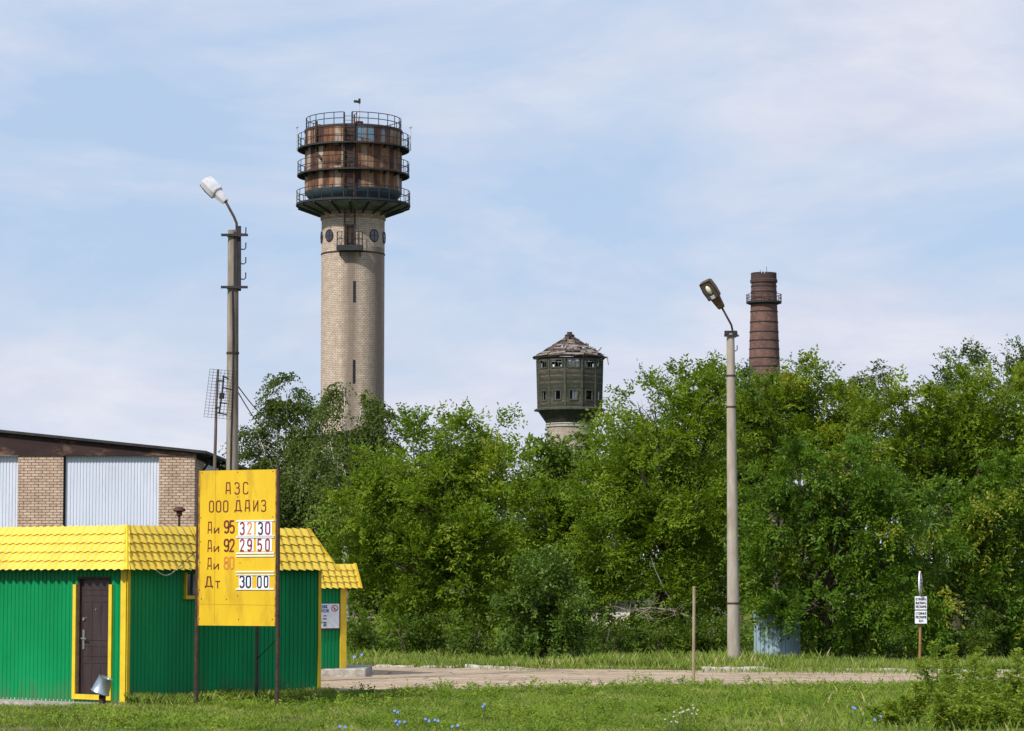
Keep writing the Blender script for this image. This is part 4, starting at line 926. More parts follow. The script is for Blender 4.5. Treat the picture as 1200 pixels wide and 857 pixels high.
    k = MB(); k.lathe(c, [(R0+.01,zB+.02),(R0-.0,zB-.1),(51.5/s,zz(235.5)),(45/s,zz(239))], 96); k.build('tank_base', nmat('blue_grey_steel', (.030,.055,.072), (.055,.085,.10), 1.5, .6, dirt=(.05,.03,.025), dirt_scale=.8, dirt_amt=.5), root, 40)
    k = MB(); k.lathe(c, [(66/s,zz(243)),(58/s,zz(246)),(rs+.15,zz(251.5)),(rs-.1,zz(251.5)),(rs-.1,zz(238)),(66/s,zz(242))], 72)
    k.build('support_cone', nmat('grey_steel', (.10,.105,.115), (.20,.21,.225), 1.2, .7, stretch=(1,1,.4), dirt=(.025,.018,.016), dirt_scale=.7, dirt_amt=.8), root, 40)
    k = MB()
    for i in range(18):
        q = 2*math.pi*(i+.5)/18; d_ = Vector((math.cos(q), math.sin(q), 0)); k.tube([c + d_*(67/s) + UP*zz(243.5), c + d_*(rs+.1) + UP*(zz(254))], .10, 5)
    k.build('bracket_struts', M['dark_steel'], root)
    for (py, ro, th, hh, nn) in ((175.5, 66.2, .15, 16, 30), (205.8, 66.4, .15, 14.8, 30), (240.0, 67.5, .20, 15, 30)):
        z_ = zz(py); g = MB(); ri = R0+.02 if py < 230 else rs
        g.lathe(c, [(ri,z_-.05),(ro/s,z_),(ro/s,z_-th),(ro/s-.10,z_-th),(ro/s-.11,z_-.07),(ri,z_-.09)], 72)
        for i in range(20):
            q = 2*math.pi*(i+.3)/20; d_ = Vector((math.cos(q), math.sin(q), 0)); w3 = d_.cross(UP)*.05; a1, a2, a3 = c + d_*(ro/s-.05) + UP*(z_-.1), c + d_*max(ri, ro/s-.75) + UP*(z_-.1), c + d_*max(ri, ro/s-.75) + UP*(z_-.42)
            g.poly([a1+w3, a2+w3, a3+w3]); g.poly([a3-w3, a2-w3, a1-w3]); g.quad(a1+w3, a3+w3, a3-w3, a1-w3)
        go = g.build('gallery', M['dark_steel'], root, 30)
        g = MB(); ring_railing(g, c, ro/s-.06, z_, hh/s, nn, (1.0, .52)); g.build('railing', M['dark_steel'], go)
        g = MB()
        for i in range(0):
            q = 2*math.pi*(i+.3)/24; d_ = Vector((math.cos(q), math.sin(q), 0)); g.obox(c + d_*(ro/s-.35) + UP*(z_-th-.14), d_*.36, d_.cross(UP)*.07, UP*.13)
    g = MB(); ring_railing(g, c, R0-.1, zT, 13.8/s, 26, (1.0, .5), .04, gap=(-.16,.02)); g.build('roof_railing', M['dark_steel'], root)
    # ladder
    lz0, lz1 = zf(291), at(412, 131, Z - R0/K).z
    for (n_, x0_, x1_, y_, a0, a1) in (('ladder', -.55, .38, rs+.35, lz0, zz(236)), ('ladder', -.55, .38, R0+.25, zz(240), lz1-.3)):
        g = MB(); base = c + Vector((-.03, -y_, 0))
        for x_ in (x0_, x1_): g.tube([base + Vector((x_,0,a0)), base + Vector((x_,0,a1))], .075, 6)
        q = a0
        while q < a1: g.tube([base + Vector((x0_,0,q)), base + Vector((x1_,0,q))], .022, 5); q += .4
        q = a0 + 1
        while q < a1 - 1:
            g.tube([base + Vector((x0_-.02,0,q)), base + Vector((x0_-.1,-.45,q)), base + Vector(((x0_+x1_)/2,-.75,q)), base + Vector((x1_+.1,-.45,q)), base + Vector((x1_+.02,0,q))], .02, 4); q += 1.1
        g.build('ladder', M['rust_dark'], root)
    g = MB(); zz0 = zT
    for x_ in (-.62, .12): g.tube([c + Vector((x_,-R0+.12,zz0-.2)), c + Vector((x_,-R0+.12,at(412,131,Z-R0/K).z))], .075, 6)
    g.build('landing_posts', M['dark_steel'], root)
    k = MB(); bar(k, c + Vector((-.1,-R0-.02,zB)), c + Vector((-.1,-R0-.02,zT-.1)), (1,0,0), (0,1,0), 1.2, .05); k.build('ladder_backing', nmat('brown_steel', (.030,.018,.017), (.07,.042,.034), 3, .8, stretch=(1,1,.3)), root)
    # mast, pipe, lightning rods
    px, py0 = (421-412)/s, -R0*.75; pm = c + Vector((px, py0, 0)); zb = at(421, 146.5, Z - R0*.75/K).z; zt = at(421, 118.5, Z - R0*.75/K).z
    g = MB(); g.lathe(pm, [(.0,zb+.32),(.38,zb+.30),(.36,zb-.3),(.0,zb-.3)], 16); mo = g.build('mast_base', M['mushroom_red'], root, 40)
    g = MB(); g.tube([pm + UP*zb, pm + UP*zt], [.07,.045], 8); 
    for q in range(3): an = q*2.1; g.tube([pm + Vector((.3*math.cos(an), .3*math.sin(an), zb+.3)), pm + UP*(zb+1.1)], .03, 5)
    ho = g.build('mast', M['lamp_grey'], root)
    g = MB(); ht = pm + UP*(zt-.1); g.obox(ht + Vector((-.28,0,.05)), Vector((.22,0,-.02)), Vector((0,.13,0)), Vector((.01,0,.10))); g.obox(ht + Vector((.02,0,.1)), Vector((.10,0,0)), Vector((0,.1,0)), Vector((0,0,.22))); g.build('mast_head', M['black'], root)
    for x_ in (-67.3, 67.3):
        g = MB(); b_ = c + Vector((x_/s, 0, 0)); g.tube([b_ + UP*zz(177), b_ + UP*zz(149.5)], .05, 6); g.tube([b_ + UP*zz(149.8), b_ + UP*zz(148.6)], .15, 8); g.build('lightning_rod', M['lamp_grey'], root)
    g = MB(); b_ = c + Vector((-41/s, -R0*.74, 0)); g.tube([b_ + UP*at(371,176,Z-3.2).z, b_ + UP*at(371,141,Z-3.2).z], .13, 8); g.tube([b_ + UP*at(371,178,Z-3.2).z, b_ + Vector((.5,-.4,0)) + UP*at(371,186,Z-3.2).z], .13, 8); g.build('overflow_pipe', M['rust_dark'], root)
    g = MB(); b_ = c + Vector((4/s, -R0*.4, 0)); g.tube([b_ + UP*zT, b_ + UP*(at(416,137,Z).z)], .05, 6); g.tube([b_ + UP*(at(416,137,Z).z), b_ + UP*(at(416,135.8,Z).z)], .12, 8); g.build('vent_pipe', M['lamp_grey'], root)
water_tower()
# ------------------------------------------------------------------ old wooden-topped water tower
def wood_tower():
    Z = 203.0; c = at(668, 675, Z); c.z = 0; s = S(Z); zz = lambda py: at(668, py, Z).z; nf = 12
    root = thing('wooden_water_tower', c, 'old water tower with dark green boarded twelve sided top and ragged plank roof', 'water tower')
    def boards(name, a, b, d):
        m, t, p = base_mat(name); v = objco(t); sx_ = N(t, 'ShaderNodeSeparateXYZ'); t.links.new(v, sx_.inputs[0])
        row = math_n(t, 'FLOOR', math_n(t, 'MULTIPLY', sx_.outputs['Z'], 1/.19)); wn = N(t, 'ShaderNodeTexWhiteNoise', noise_dimensions='1D'); t.links.new(row, wn.inputs['W'])
        n = noise_node(t, v, 1.6, 8, (1,1,3.5), .7); n2 = noise_node(t, v, .55, 5)
        f = math_n(t, 'ADD', math_n(t, 'MULTIPLY', n.outputs['Fac'], .6), math_n(t, 'ADD', math_n(t, 'MULTIPLY', wn.outputs['Value'], .2), math_n(t, 'MULTIPLY', n2.outputs['Fac'], .28)))
        r = ramp(t, [(.38, a), (.54, b), (.62, d), (.75, (.14,.11,.085))]); t.links.new(f, r.inputs['Fac'])
        fz = math_n(t, 'FRACT', math_n(t, 'MULTIPLY', sx_.outputs['Z'], 1/.19)); ln = math_n(t, 'LESS_THAN', fz, .14)
        t.links.new(mixc(t, math_n(t, 'MULTIPLY', ln, .75), r.outputs['Color'], (.010,.012,.008)), p.inputs['Base Color']); p.inputs['Roughness'].default_value = .9
        bump(t, p, fz, .4, .03); return m
    mw = boards('green_boards', (.030,.028,.021), (.048,.053,.036), (.10,.084,.064)); mc = boards('dark_boards', (.014,.024,.018), (.026,.040,.026), (.05,.042,.03))
    trim = nmat('grey_trim', (.035,.045,.032), (.085,.085,.062), 5, .9, stretch=(1,1,.4))
    A0 = -math.pi/2 + R(-9.5) - R(30); ang = [A0 + R(30)*k for k in range(nf+1)]
    pt = lambda r, k, z: c + Vector((r*math.cos(ang[k]), r*math.sin(ang[k]), z))
    rT, rB = 39.2/s, 37.8/s; zT, zB = zz(422), zz(478)
    rs = 27/s
    m = MB(); m.lathe(c, [(rs,-.2),(rs,zz(499))], 64); m.build('shaft', brick_mat('pale_brick', rs, (.40,.34,.29), (.50,.44,.38), (.22,.18,.15), .30, .13, .02), root, True)
    m = MB(); m.lathe(c, [(rs,zz(501.5)),(rs+.12,zz(500.8)),(rs+.12,zz(499)),(rs+.02,zz(498.5)),(rs+.12,zz(497.5)),(rs+.05,zz(496.5)),(rs-.3,zz(496.5))], 64); m.build('cornice', M['concrete'], root, 30)
    m = MB()
    for k in range(nf): m.quad(pt(rs+.02,k,zz(497)), pt(rs+.02,k+1,zz(497)), pt(rB-.02,k+1,zz(482.5)), pt(rB-.02,k,zz(482.5)))
    m.build('skirt', mc, root)
    m = MB(); 
    prof = [(rB-.05,zz(482.5)),(42.2/s,zz(482)),(42.5/s,zz(480.2)),(rB+.0,zz(478.5)),(rB-.1,zz(477.5))]
    for (r0, z0), (r1, z1) in zip(prof, prof[1:]):
        for k in range(nf): m.quad(pt(r0,k,z0), pt(r0,k+1,z0), pt(r1,k+1,z1), pt(r1,k,z1))
    m.build('ledge', trim, root)
    m = MB(); m.poly([pt(rB-.1,k,zB+.05) for k in range(nf)]); m.build('floor', M['rust_dark'], root)
    zf_ = lambda py: at(668, py, Z - 2.4).z
    rows = [(zf_(468.5), zf_(456.8), .19, .60), (zf_(430.2), zf_(420.8), .10, .84)]
    wall = MB(); rng = random.Random(3); wins = []
    for k in range(nf):
        row = []
        for (z0, z1, a, wd) in rows:
            a_ = .5 - wd/2*(.80 if a > .15 else .82); b_ = 1 - a_; row.append((z0, z1, a_, b_))
        def P(f, z): 
            t = (z-zB)/(zT-zB); r = rB + (rT-rB)*t; return pt(r, k, z)*(1-f) + pt(r, k+1, z)*f
        zs = [zB, row[0][0], row[0][1], row[1][0], row[1][1], zT+.05]
        for j in range(5):
            z0, z1 = zs[j], zs[j+1]
            if j in (1, 3):
                _, _, a_, b_ = row[j//2]
                wall.quad(P(0,z0), P(a_,z0), P(a_,z1), P(0,z1)); wall.quad(P(b_,z0), P(1,z0), P(1,z1), P(b_,z1)); wins.append((k, z0, z1, a_, b_, P, j))
            else: wall.quad(P(0,z0), P(1,z0), P(1,z1), P(0,z1))
    wall.build('boarded_wall', mw, root)
    po = MB()
    for k in range(nf): bar(po, pt(rB+.015,k,zB), pt(rT+.015,k,zT), Vector((math.cos(ang[k]),math.sin(ang[k]),0)), Vector((-math.sin(ang[k]),math.cos(ang[k]),0)), .07, .15)
    po.build('corner_boards', trim, root)
    for (k, z0, z1, a_, b_, P, j) in wins:
        n = (P(.5,z0) - c); n.z = 0; n.normalize(); u = (P(1,z0)-P(0,z0)).normalized()
        f = MB(); o = n*.03
        for q in (a_, b_): bar(f, P(q,z0)+o, P(q,z1)+o, u, n, .11, .07)
        for z in (z0, z1): bar(f, P(a_-.03,z)+o*1.2, P(b_+.03,z)+o*1.2, UP, n, .11, .075)
        if j == 3:
            for q in (.33, .66): bar(f, P(a_+(b_-a_)*q,z0), P(a_+(b_-a_)*q,z1), u, n, .05, .05)
        fo = f.build('window', trim, root)
        if rng.random() < (.6 if j == 3 else .4):
            g = MB(); hw = (b_-a_)
            for q in range(3):
                if rng.random() < .45: continue
                q0, q1 = a_ + hw*q/3 + .01, a_ + hw*(q+1)/3 - .01; zc0, zc1 = (z0 + .04, z1 - .04) if rng.random() < .5 else (z0+.04, z0 + (z1-z0)*.55)
                g.quad(P(q0,zc0)-n*.02, P(q1,zc0)-n*.02, P(q1,zc1)-n*(.02+rng.uniform(-.03,.05)), P(q0,zc1)-n*(.02+rng.uniform(-.03,.05)))
            if g.v: g.build('pane', M['pane_sky'], fo)
    # roof: loose plank courses over rafters
    zE, zA = zz(419.5), zz(393); rE = 42.8/s
    rf = MB()
    wood = [M['roof_plank'], M['roof_plank_pale'], M['roof_plank_dark']]
    for k in range(nf):
        n0 = 8
        for q in range(n0*2):
            f0 = q/(n0*2); miss = .10
            front = k in (0,1,2,3,4)
            if k in (2, 3, 4) and q < 8: miss = .28
            if k == 3 and 0 < q < 5: miss = .8
            if q < 2 and k not in (3,): miss = 0.0
            if rng.random() < miss: continue
            f = f0 + .5/(n0*2); r = rE*(1-f); z = zE + (zA-zE)*f
            a, b = pt(r, k, z), pt(r, k+1, z)
            if q > 2 and rng.random() < .35: 
                g = rng.uniform(.15,.85)
                if rng.random() < .5: b = a*(1-g)+b*g
                else: a = a*(1-g)+b*g
            mid = (a+b)/2; u = (b-a).normalized(); rad = (mid-c); rad.z = 0; rad.normalize(); sl = (rad*rE - UP*(zA-zE)).normalized(); nn = u.cross(sl).normalized()
            if nn.z < 0: nn = -nn
            tw = rng.gauss(0, .05 if not (k in (2,3,4) and q < 8) else .14); u2 = (u + sl*tw + nn*rng.gauss(0,.04)).normalized(); sl2 = nn.cross(u2).normalized()
            rf.cm = rng.choice((0,0,0,1,2)); rf.obox(mid + nn*(.03+rng.uniform(0,.06)), u2*((b-a).length/2+.06), sl2*(.135), nn*.018)
    rf.build('roof_planks', wood, root)
    rr = MB()
    for k in range(nf): bar(rr, pt(rE+.05,k,zE-.06), pt(.05,k,zA-.02), (math.cos(ang[k]+1.57),math.sin(ang[k]+1.57),0), UP, .09, .12)
    for k in range(nf): bar(rr, pt(rE-.08,k,zE-.05), pt(rE-.08,k+1,zE-.05), UP, (math.cos(ang[k]),math.sin(ang[k]),0), .10, .08)
    rr.build('rafters', M['roof_plank_dark'], root)
    st = MB()
    for q in range(26):
        k = rng.choice((2,3,3,4,0,1)); f = rng.uniform(.0,.6); x_ = rng.random(); p = pt(rE*(1-f),k,zE+(zA-zE)*f)*(1-x_) + pt(rE*(1-f),k+1,zE+(zA-zE)*f)*x_
        d = Vector((rng.gauss(0,1), rng.gauss(0,.6), rng.gauss(-.2,.6))).normalized(); bar(st, p + UP*.06 - d*rng.uniform(.2,.6), p + UP*.06 + d*rng.uniform(.2,.6), d.orthogonal().normalized(), d.cross(d.orthogonal()).normalized(), .09, .03)
    p = pt(rE,4,zE); bar(st, p + Vector((.1,-.05,.1)), p + Vector((.25,-.05,-.7)), (1,0,0), (0,1,0), .08, .03)
    st.build('loose_boards', M['roof_plank_pale'], root)
    cp = MB(); cp.lathe(c, [(.42,zA-.12),(.45,zA+.02),(.22,zA+.12),(.25,zA+.28),(.0,zA+.3)], 12); cp.build('roof_cap', M['rust_dark'], root)
M['pane_sky'] = nmat('old_glass', (.05,.06,.07), (.09,.10,.11), 3, .08, spec=1.0)
M['roof_plank'] = nmat('roof_plank', (.050,.034,.029), (.115,.080,.066), 4, .9); M['roof_plank_pale'] = nmat('roof_plank_pale', (.14,.115,.10), (.27,.23,.20), 4, .9); M['roof_plank_dark'] = nmat('roof_plank_dark', (.020,.016,.015), (.05,.038,.034), 4, .9)
wood_tower()
# ------------------------------------------------------------------ brick chimney
def chimney():
    Z = 290.0; c = at(897.5, 675, Z); c.z = 0; s = S(Z); zz = lambda py: at(897.5, py, Z).z
    root = thing('chimney', c, 'tall dark red brick chimney with railed platform and iron hoops behind the trees', 'chimney')
    def soot(t, col_, u, z, vec):
        n = noise_node(t, vec, .6, 8, (1,.5,1), .7); r = ramp(t, [(.42,(0,0,0)),(.7,(.7,)*3)]); t.links.new(n.outputs['Fac'], r.inputs['Fac'])
        c2 = mixc(t, r.outputs['Color'], col_, (.055,.035,.033))
        mr = N(t, 'ShaderNodeMapRange'); mr.inputs['From Min'].default_value = zz(356); mr.inputs['From Max'].default_value = zz(326); mr.inputs['To Max'].default_value = .75; t.links.new(z, mr.inputs['Value'])
        return mixc(t, mr.outputs[0], c2, (.030,.022,.022))
    rad = lambda py: (14.6 + (py-330)*(18.4-14.6)/105.0)/s
    bm = brick_mat('chimney_brick', 1.7, (.165,.082,.066), (.25,.135,.108), (.10,.075,.066), .42, .16, .02, soot)
    r0 = rad(675); m = MB(); m.lathe(c, [(r0,-.2),(rad(500),zz(500)),(rad(430),zz(430)),(rad(332),zz(332)),(16/s,zz(331.5)),(16.1/s,zz(328.5)),(15.2/s,zz(327.5)),(15/s,zz(322)),(12/s,zz(322)),(11.5/s,zz(340))], 56); m.build('stack', bm, root, 30)
    m = MB()
    for i in range(22):
        q = 2*math.pi*i/22; d = Vector((math.cos(q),math.sin(q),0)); m.obox(c + d*(13.5/s) + UP*(zz(321.6)+.04), d*.17, d.cross(UP)*.14, UP*.12)
    m.build('crown_bricks', bm, root)
    for py in (336, 342.5, 365.5, 378, 389.5, 399.5, 409.5, 420, 430, 440, 452):
        m = MB(); r = rad(py); m.lathe(c, [(r+.0,zz(py)-.07),(r+.055,zz(py)-.07),(r+.055,zz(py)+.07),(r+.0,zz(py)+.07)], 48); m.build('hoop', M['dark_steel'], root)
    z_ = zz(353.5); g = MB(); g.lathe(c, [(rad(352),z_),(20.8/s,z_),(20.8/s,z_-.25),(19/s,z_-.32),(rad(352),z_-.45)], 48); go = g.build('platform', M['dark_steel'], root, 30)
    g = MB(); ring_railing(g, c, 20.5/s, z_, 8/s, 14, (1.0,.5), .045); g.build('railing', M['dark_steel'], go)
    for x_, h in ((-4.5, 317), (3.0, 313)):
        g = MB(); g.tube([c + Vector((x_/s,-.6,zz(325))), c + Vector((x_/s,-.6,zz(h)))], .03, 5); g.build('lightning_rod', M['dark_steel'], root)
chimney()
# ------------------------------------------------------------------ vegetation
def vn(X, Y, s, seed):
    r = np.random.default_rng(seed); o = 0
    for q in range(5): k = r.normal(0,1,2)*s*(1.6**q); o = o + np.sin(X*k[0] + Y*k[1] + r.uniform(0,6.28))/(1.25**q)
    return o/3.0
def leaf_mat(name, stops, transl=.35, rough=.5, lift=0):
    m = bpy.data.materials.new(name); m.use_nodes = True; t = m.node_tree; t.nodes.clear()
    o = N(t, 'ShaderNodeOutputMaterial'); p = N(t, 'ShaderNodeBsdfPrincipled'); tr = N(t, 'ShaderNodeBsdfTranslucent'); mx = N(t, 'ShaderNodeMixShader')
    at_ = N(t, 'ShaderNodeAttribute', attribute_name='tint'); r = ramp(t, stops); t.links.new(at_.outputs['Fac'], r.inputs['Fac'])
    t.links.new(r.outputs['Color'], p.inputs['Base Color']); p.inputs['Roughness'].default_value = rough; p.inputs['Specular IOR Level'].default_value = .20
    g = mixc(t, 1.0, r.outputs['Color'], (1.25, 1.15, .45), 'MULTIPLY'); t.links.new(g, tr.inputs['Color'])
    if lift:   # thin blades scatter light over the whole tuft: shade them with a normal leaning upwards
        ge = N(t, 'ShaderNodeNewGeometry'); va = N(t, 'ShaderNodeVectorMath', operation='ADD'); va.inputs[1].default_value = (0, 0, lift); t.links.new(ge.outputs['Normal'], va.inputs[0])
        vz = N(t, 'ShaderNodeVectorMath', operation='NORMALIZE'); t.links.new(va.outputs[0], vz.inputs[0]); t.links.new(vz.outputs[0], p.inputs['Normal'])
    mx.inputs[0].default_value = transl; t.links.new(p.outputs[0], mx.inputs[1]); t.links.new(tr.outputs[0], mx.inputs[2]); t.links.new(mx.outputs[0], o.inputs[0])
    return m
LM = {
 'elm': leaf_mat('elm_leaf', [(0,(.074,.138,.010)), (.45,(.148,.240,.016)), (.8,(.23,.32,.027)), (1,(.31,.37,.042))], .48),
 'elm_yellow': leaf_mat('elm_yellow_leaf', [(0,(.068,.122,.009)), (.5,(.148,.230,.015)), (.85,(.235,.305,.026)), (1,(.33,.335,.042))], .46),
 'ash': leaf_mat('ash_leaf', [(0,(.052,.112,.008)), (.5,(.098,.190,.014)), (.85,(.170,.265,.026)), (1,(.30,.31,.040))], .40, .45),
 'birch': leaf_mat('birch_leaf', [(0,(.052,.085,.018)), (.5,(.098,.145,.030)), (1,(.17,.21,.055))], .38),
 'poplar': leaf_mat('poplar_leaf', [(0,(0.046,0.081,0.026)), (.5,(0.078,0.127,0.038)), (1,(0.130,0.182,0.060))], .3),
 'bush': leaf_mat('bush_leaf', [(0,(.044,.090,.010)), (.5,(.088,.155,.020)), (.86,(.17,.245,.05)), (1,(.34,.40,.16))], .32, .38),
 'shade': leaf_mat('shrub_leaf', [(0,(.048,.090,.009)), (.5,(.09,.155,.015)), (1,(.17,.23,.028))], .40),
 'weed': leaf_mat('weed_leaf', [(0,(.10,.175,.014)), (.5,(.175,.265,.026)), (1,(.30,.36,.05))], .45, .5, .55),
 'grass': leaf_mat('grass_blade', [(0,(.055,.095,.012)), (.40,(.125,.19,.022)), (.70,(.19,.26,.036)), (.86,(.29,.29,.08)), (1,(.42,.35,.18))], .30, .6, .9),
}
def unit(a): return a / np.maximum(np.linalg.norm(a, axis=1, keepdims=True), 1e-9)
def fill_mesh(name, V, nv, F_tint, mat, parent=None, loc=None, kind=None):
    "V (n*nv, 3) world verts, polygons of nv verts each"
    n = len(V)//nv; me = bpy.data.meshes.new(name); o = bpy.data.objects.new(name, me); col.objects.link(o)
    if parent is not None: org = ORG[parent.name]; o.parent = parent
    else: org = Vector(loc) if loc is not None else Vector((0,0,0)); o.location = org
    ORG[o.name] = org
    V = (V - np.array(org)).astype(np.float32)
    me.vertices.add(len(V)); me.vertices.foreach_set('co', V.ravel()); me.loops.add(len(V)); me.loops.foreach_set('vertex_index', np.arange(len(V), dtype=np.int32))
    me.polygons.add(n); me.polygons.foreach_set('loop_start', (np.arange(n, dtype=np.int32)*nv))
    a = me.attributes.new('tint', 'FLOAT', 'FACE'); a.data.foreach_set('value', F_tint.astype(np.float32))
    me.materials.append(mat); me.update(calc_edges=True)
    if kind: o['kind'] = kind
    return o
def sprays(rng, B, D, Nn, Ln, tintb, leaves=12, ls=.12, lw=.45, droop=.15, tip=.6, jit=.3, tj=.13):
    "leaves set along twigs: base B, direction D, up-normal Nn, length Ln -> verts (n*4,3), tint"
    n = len(B); k = leaves
    D = unit(D); Nn = unit(Nn - D*np.sum(Nn*D, 1, keepdims=True)); S_ = np.cross(D, Nn)
    t = (np.arange(k)+.6)/k; t = np.tile(t, (n,1)) + rng.normal(0, .3/k, (n,k)); side = np.where(np.arange(k) % 2 == 0, 1., -1.)[None,:,None]
    L_ = Ln[:,None,None]; tt = t[:,:,None]
    P = B[:,None,:] + D[:,None,:]*tt*L_ - np.array([0,0,1.])[None,None,:]*droop*(tt**2)*L_ + rng.normal(0,.012,(n,k,3))
    ld = D[:,None,:]*tip + S_[:,None,:]*side*(1-tip*.4) + rng.normal(0,jit,(n,k,3)) - np.array([0,0,1.])*droop*.6
    ld = ld.reshape(-1,3); ld = unit(ld); P = P.reshape(-1,3)
    nn = np.repeat(Nn, k, 0) + rng.normal(0,.42,(n*k,3)); nn = unit(nn - ld*np.sum(nn*ld,1,keepdims=True)); sd = np.cross(ld, nn)
    sz = ls*rng.uniform(.65,1.25,(n*k,1)); w_ = sz*lw*.5
    V = np.empty((n*k,4,3)); V[:,0] = P; V[:,1] = P + ld*sz*.48 + sd*w_ + nn*w_*.25; V[:,2] = P + ld*sz - nn*sz*.10; V[:,3] = P + ld*sz*.48 - sd*w_ + nn*w_*.25
    T = np.clip(np.repeat(tintb, k) + rng.normal(0,tj,n*k), 0, 1)
    return V.reshape(-1,3), T
def crown_points(rng, lobes, clump=.48, per=16, dens=1.0, back=.55, inner=.35, seed_share=.03):
    "twig bases: each lobe carries boughs that fan out and up, with clumps of twigs strung along them"
    B, D, T = [], [], []
    for (cx, cy, cz, r, rz) in lobes:
        c = np.array([cx,cy,cz]); R3 = np.array([r,r,rz]); nC = max(5, int(dens * 8.0 * (r*rz) / (clump*clump)))
        nb = max(5, int(7 + 7*r)); bd = rng.normal(0,1,(nb,3)); bd[:,2] = bd[:,2]*.8 + .25; bd = unit(bd); bl = rng.uniform(.70,1.18,nb); btint = rng.normal(0,.11,nb)
        b = rng.integers(0, nb, nC); keep = (bd[b,1] < .35) | (rng.random(nC) < back); b = b[keep]; nC = len(b)
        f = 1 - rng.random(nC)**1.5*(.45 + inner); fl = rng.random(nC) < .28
        lat = rng.normal(0,1,(nC,3))*(.10 + .20*f[:,None])*np.where(fl, 1.6, .62)[:,None]
        q = bd[b]*(f*bl[b])[:,None] + lat; q[:,2] += .10*f - .16*f*f
        ln = np.linalg.norm(q, axis=1, keepdims=True); q = np.where(ln > 1.12, q/np.maximum(ln,1e-6)*1.12, q)
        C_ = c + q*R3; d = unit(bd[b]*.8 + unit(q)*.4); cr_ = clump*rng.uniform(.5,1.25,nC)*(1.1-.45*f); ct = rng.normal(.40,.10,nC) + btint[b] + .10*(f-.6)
        e = unit(rng.normal(0,1,(nC*per,3)) + np.repeat(d,per,0)*.7 + np.array([0,0,.3])); rr = np.repeat(cr_,per)[:,None]*rng.uniform(.1,.95,(nC*per,1))
        ct = ct + (rng.random(nC) < seed_share)*rng.uniform(.3,.6,nC); B.append(np.repeat(C_,per,0) + e*rr); D.append(e*.75 + np.repeat(d,per,0)*.75); T.append(np.repeat(ct,per))
    return np.concatenate(B), np.concatenate(D), np.concatenate(T)
def px_lobes(rng, Z, lst, yspread=.8, squash=.92, zoff=0.0):
    o = []
    for q in lst:
        px, py, r = q[:3]; rm = max(r*.60, r - 5)/S(Z); p = at(px, py, Z); dy = q[3] if len(q) > 3 else rng.uniform(-yspread, yspread)
        o.append((p.x, p.y + dy, p.z, rm, rm*squash))
    return o
def limbs(mb, rng, base, lobes, r0, fork=.35, sub=3, wig=.18):
    "trunk and limbs curving from the base into every lobe, with finer branches inside it"
    base = Vector(base); top = max(l[2] for l in lobes); cxm = sum(l[0] for l in lobes)/len(lobes); cym = sum(l[1] for l in lobes)/len(lobes)
    hz = max(.8, top*fork); fk = base + Vector(((cxm-base.x)*.18, (cym-base.y)*.18, hz))
    mb.tube([base - UP*.15, base + UP*.12, base + (fk-base)*.5 + Vector((rng.uniform(-.1,.1),0,0)), fk], [r0*1.35, r0*1.08, r0*.9, r0*.78], 10)
    for (x, y, z, r, rz) in lobes:
        e = Vector((x, y, z + rz*.35)); st = base + (fk-base)*rng.uniform(.55,1.0) if z < hz*1.6 else fk
        mid = st*.5 + e*.5 + Vector((rng.uniform(-wig,wig)*r*2, rng.uniform(-wig,wig)*r*2, rng.uniform(0,.25)*r)); mid.x = st.x + (mid.x-st.x)*.85
        rl = r0*min(.62, .25 + .22*r); pts = [st, st*.55+mid*.45 + UP*.1, mid, mid*.5+e*.5, e]; mb.tube(pts, [rl, rl*.8, rl*.6, rl*.38, rl*.12], 7)
        for q in range(int(sub + r*2)):
            d = Vector(unit(rng.normal(0,1,(1,3)))[0]); d.z = abs(d.z)*.6 + d.z*.4; s = mid + (e-mid)*rng.uniform(0,.9); en = Vector((x,y,z)) + Vector((d.x*r,d.y*r,d.z*rz))*rng.uniform(.75,1.0)
            mb.tube([s, s*.5+en*.5 + Vector((rng.normal(0,.12),rng.normal(0,.12),rng.normal(0,.1))), en], [rl*.26, rl*.16, rl*.04], 4)
LEAFCOUNT = [0]
def tree(name, label, cat, Z, trunk_px, lst, mat, seed, r0=.14, bark='bark', clump=.48, per=16, leaves=12, ls=.13, lw=.45, ln=.55, droop=.15, tip=.6, dens=1.0, group=None, yspread=.8, inner=.35, fork=.35, up=.7, multi=1, squash=.92, tshift=0.0, tj=.13):
    rng = np.random.default_rng(seed); lobes = px_lobes(rng, Z, lst, yspread, squash)
    bx = gx(trunk_px, Z); base = Vector((bx, Z*K + .2, 0)); root = thing(name, base, label, cat, group)
    mb = MB()
    if multi == 1: limbs(mb, rng, base, lobes, r0, fork)
    else:
        for q in range(multi): limbs(mb, rng, base + Vector((rng.uniform(-.35,.35), rng.uniform(-.2,.3), 0)), lobes[q::multi] or lobes[:1], r0*.75, fork)
    mb.build('trunk', M[bark], root, True)
    B, D, T = crown_points(rng, lobes, clump, per, dens, inner=inner, seed_share=.09 if mat == 'ash' else .02); n = len(B)
    Nn = np.tile(np.array([[0,-.25,up]]), (n,1)) + rng.normal(0,.38,(n,3)) + D*.25
    V, T = sprays(rng, B, D + np.array([0,0,.05]), Nn, ln*rng.uniform(.6,1.2,n), T + tshift, leaves, ls, lw, droop, tip, tj=tj)
    k = V.reshape(-1,4,3)[:,:,2].min(1) > .05; V = V.reshape(-1,4,3)[k].reshape(-1,3); T = T[k]
    fill_mesh('crown', V, 4, T, LM[mat], root); LEAFCOUNT[0] += len(T)
    return root
GT = 'trees along the road'
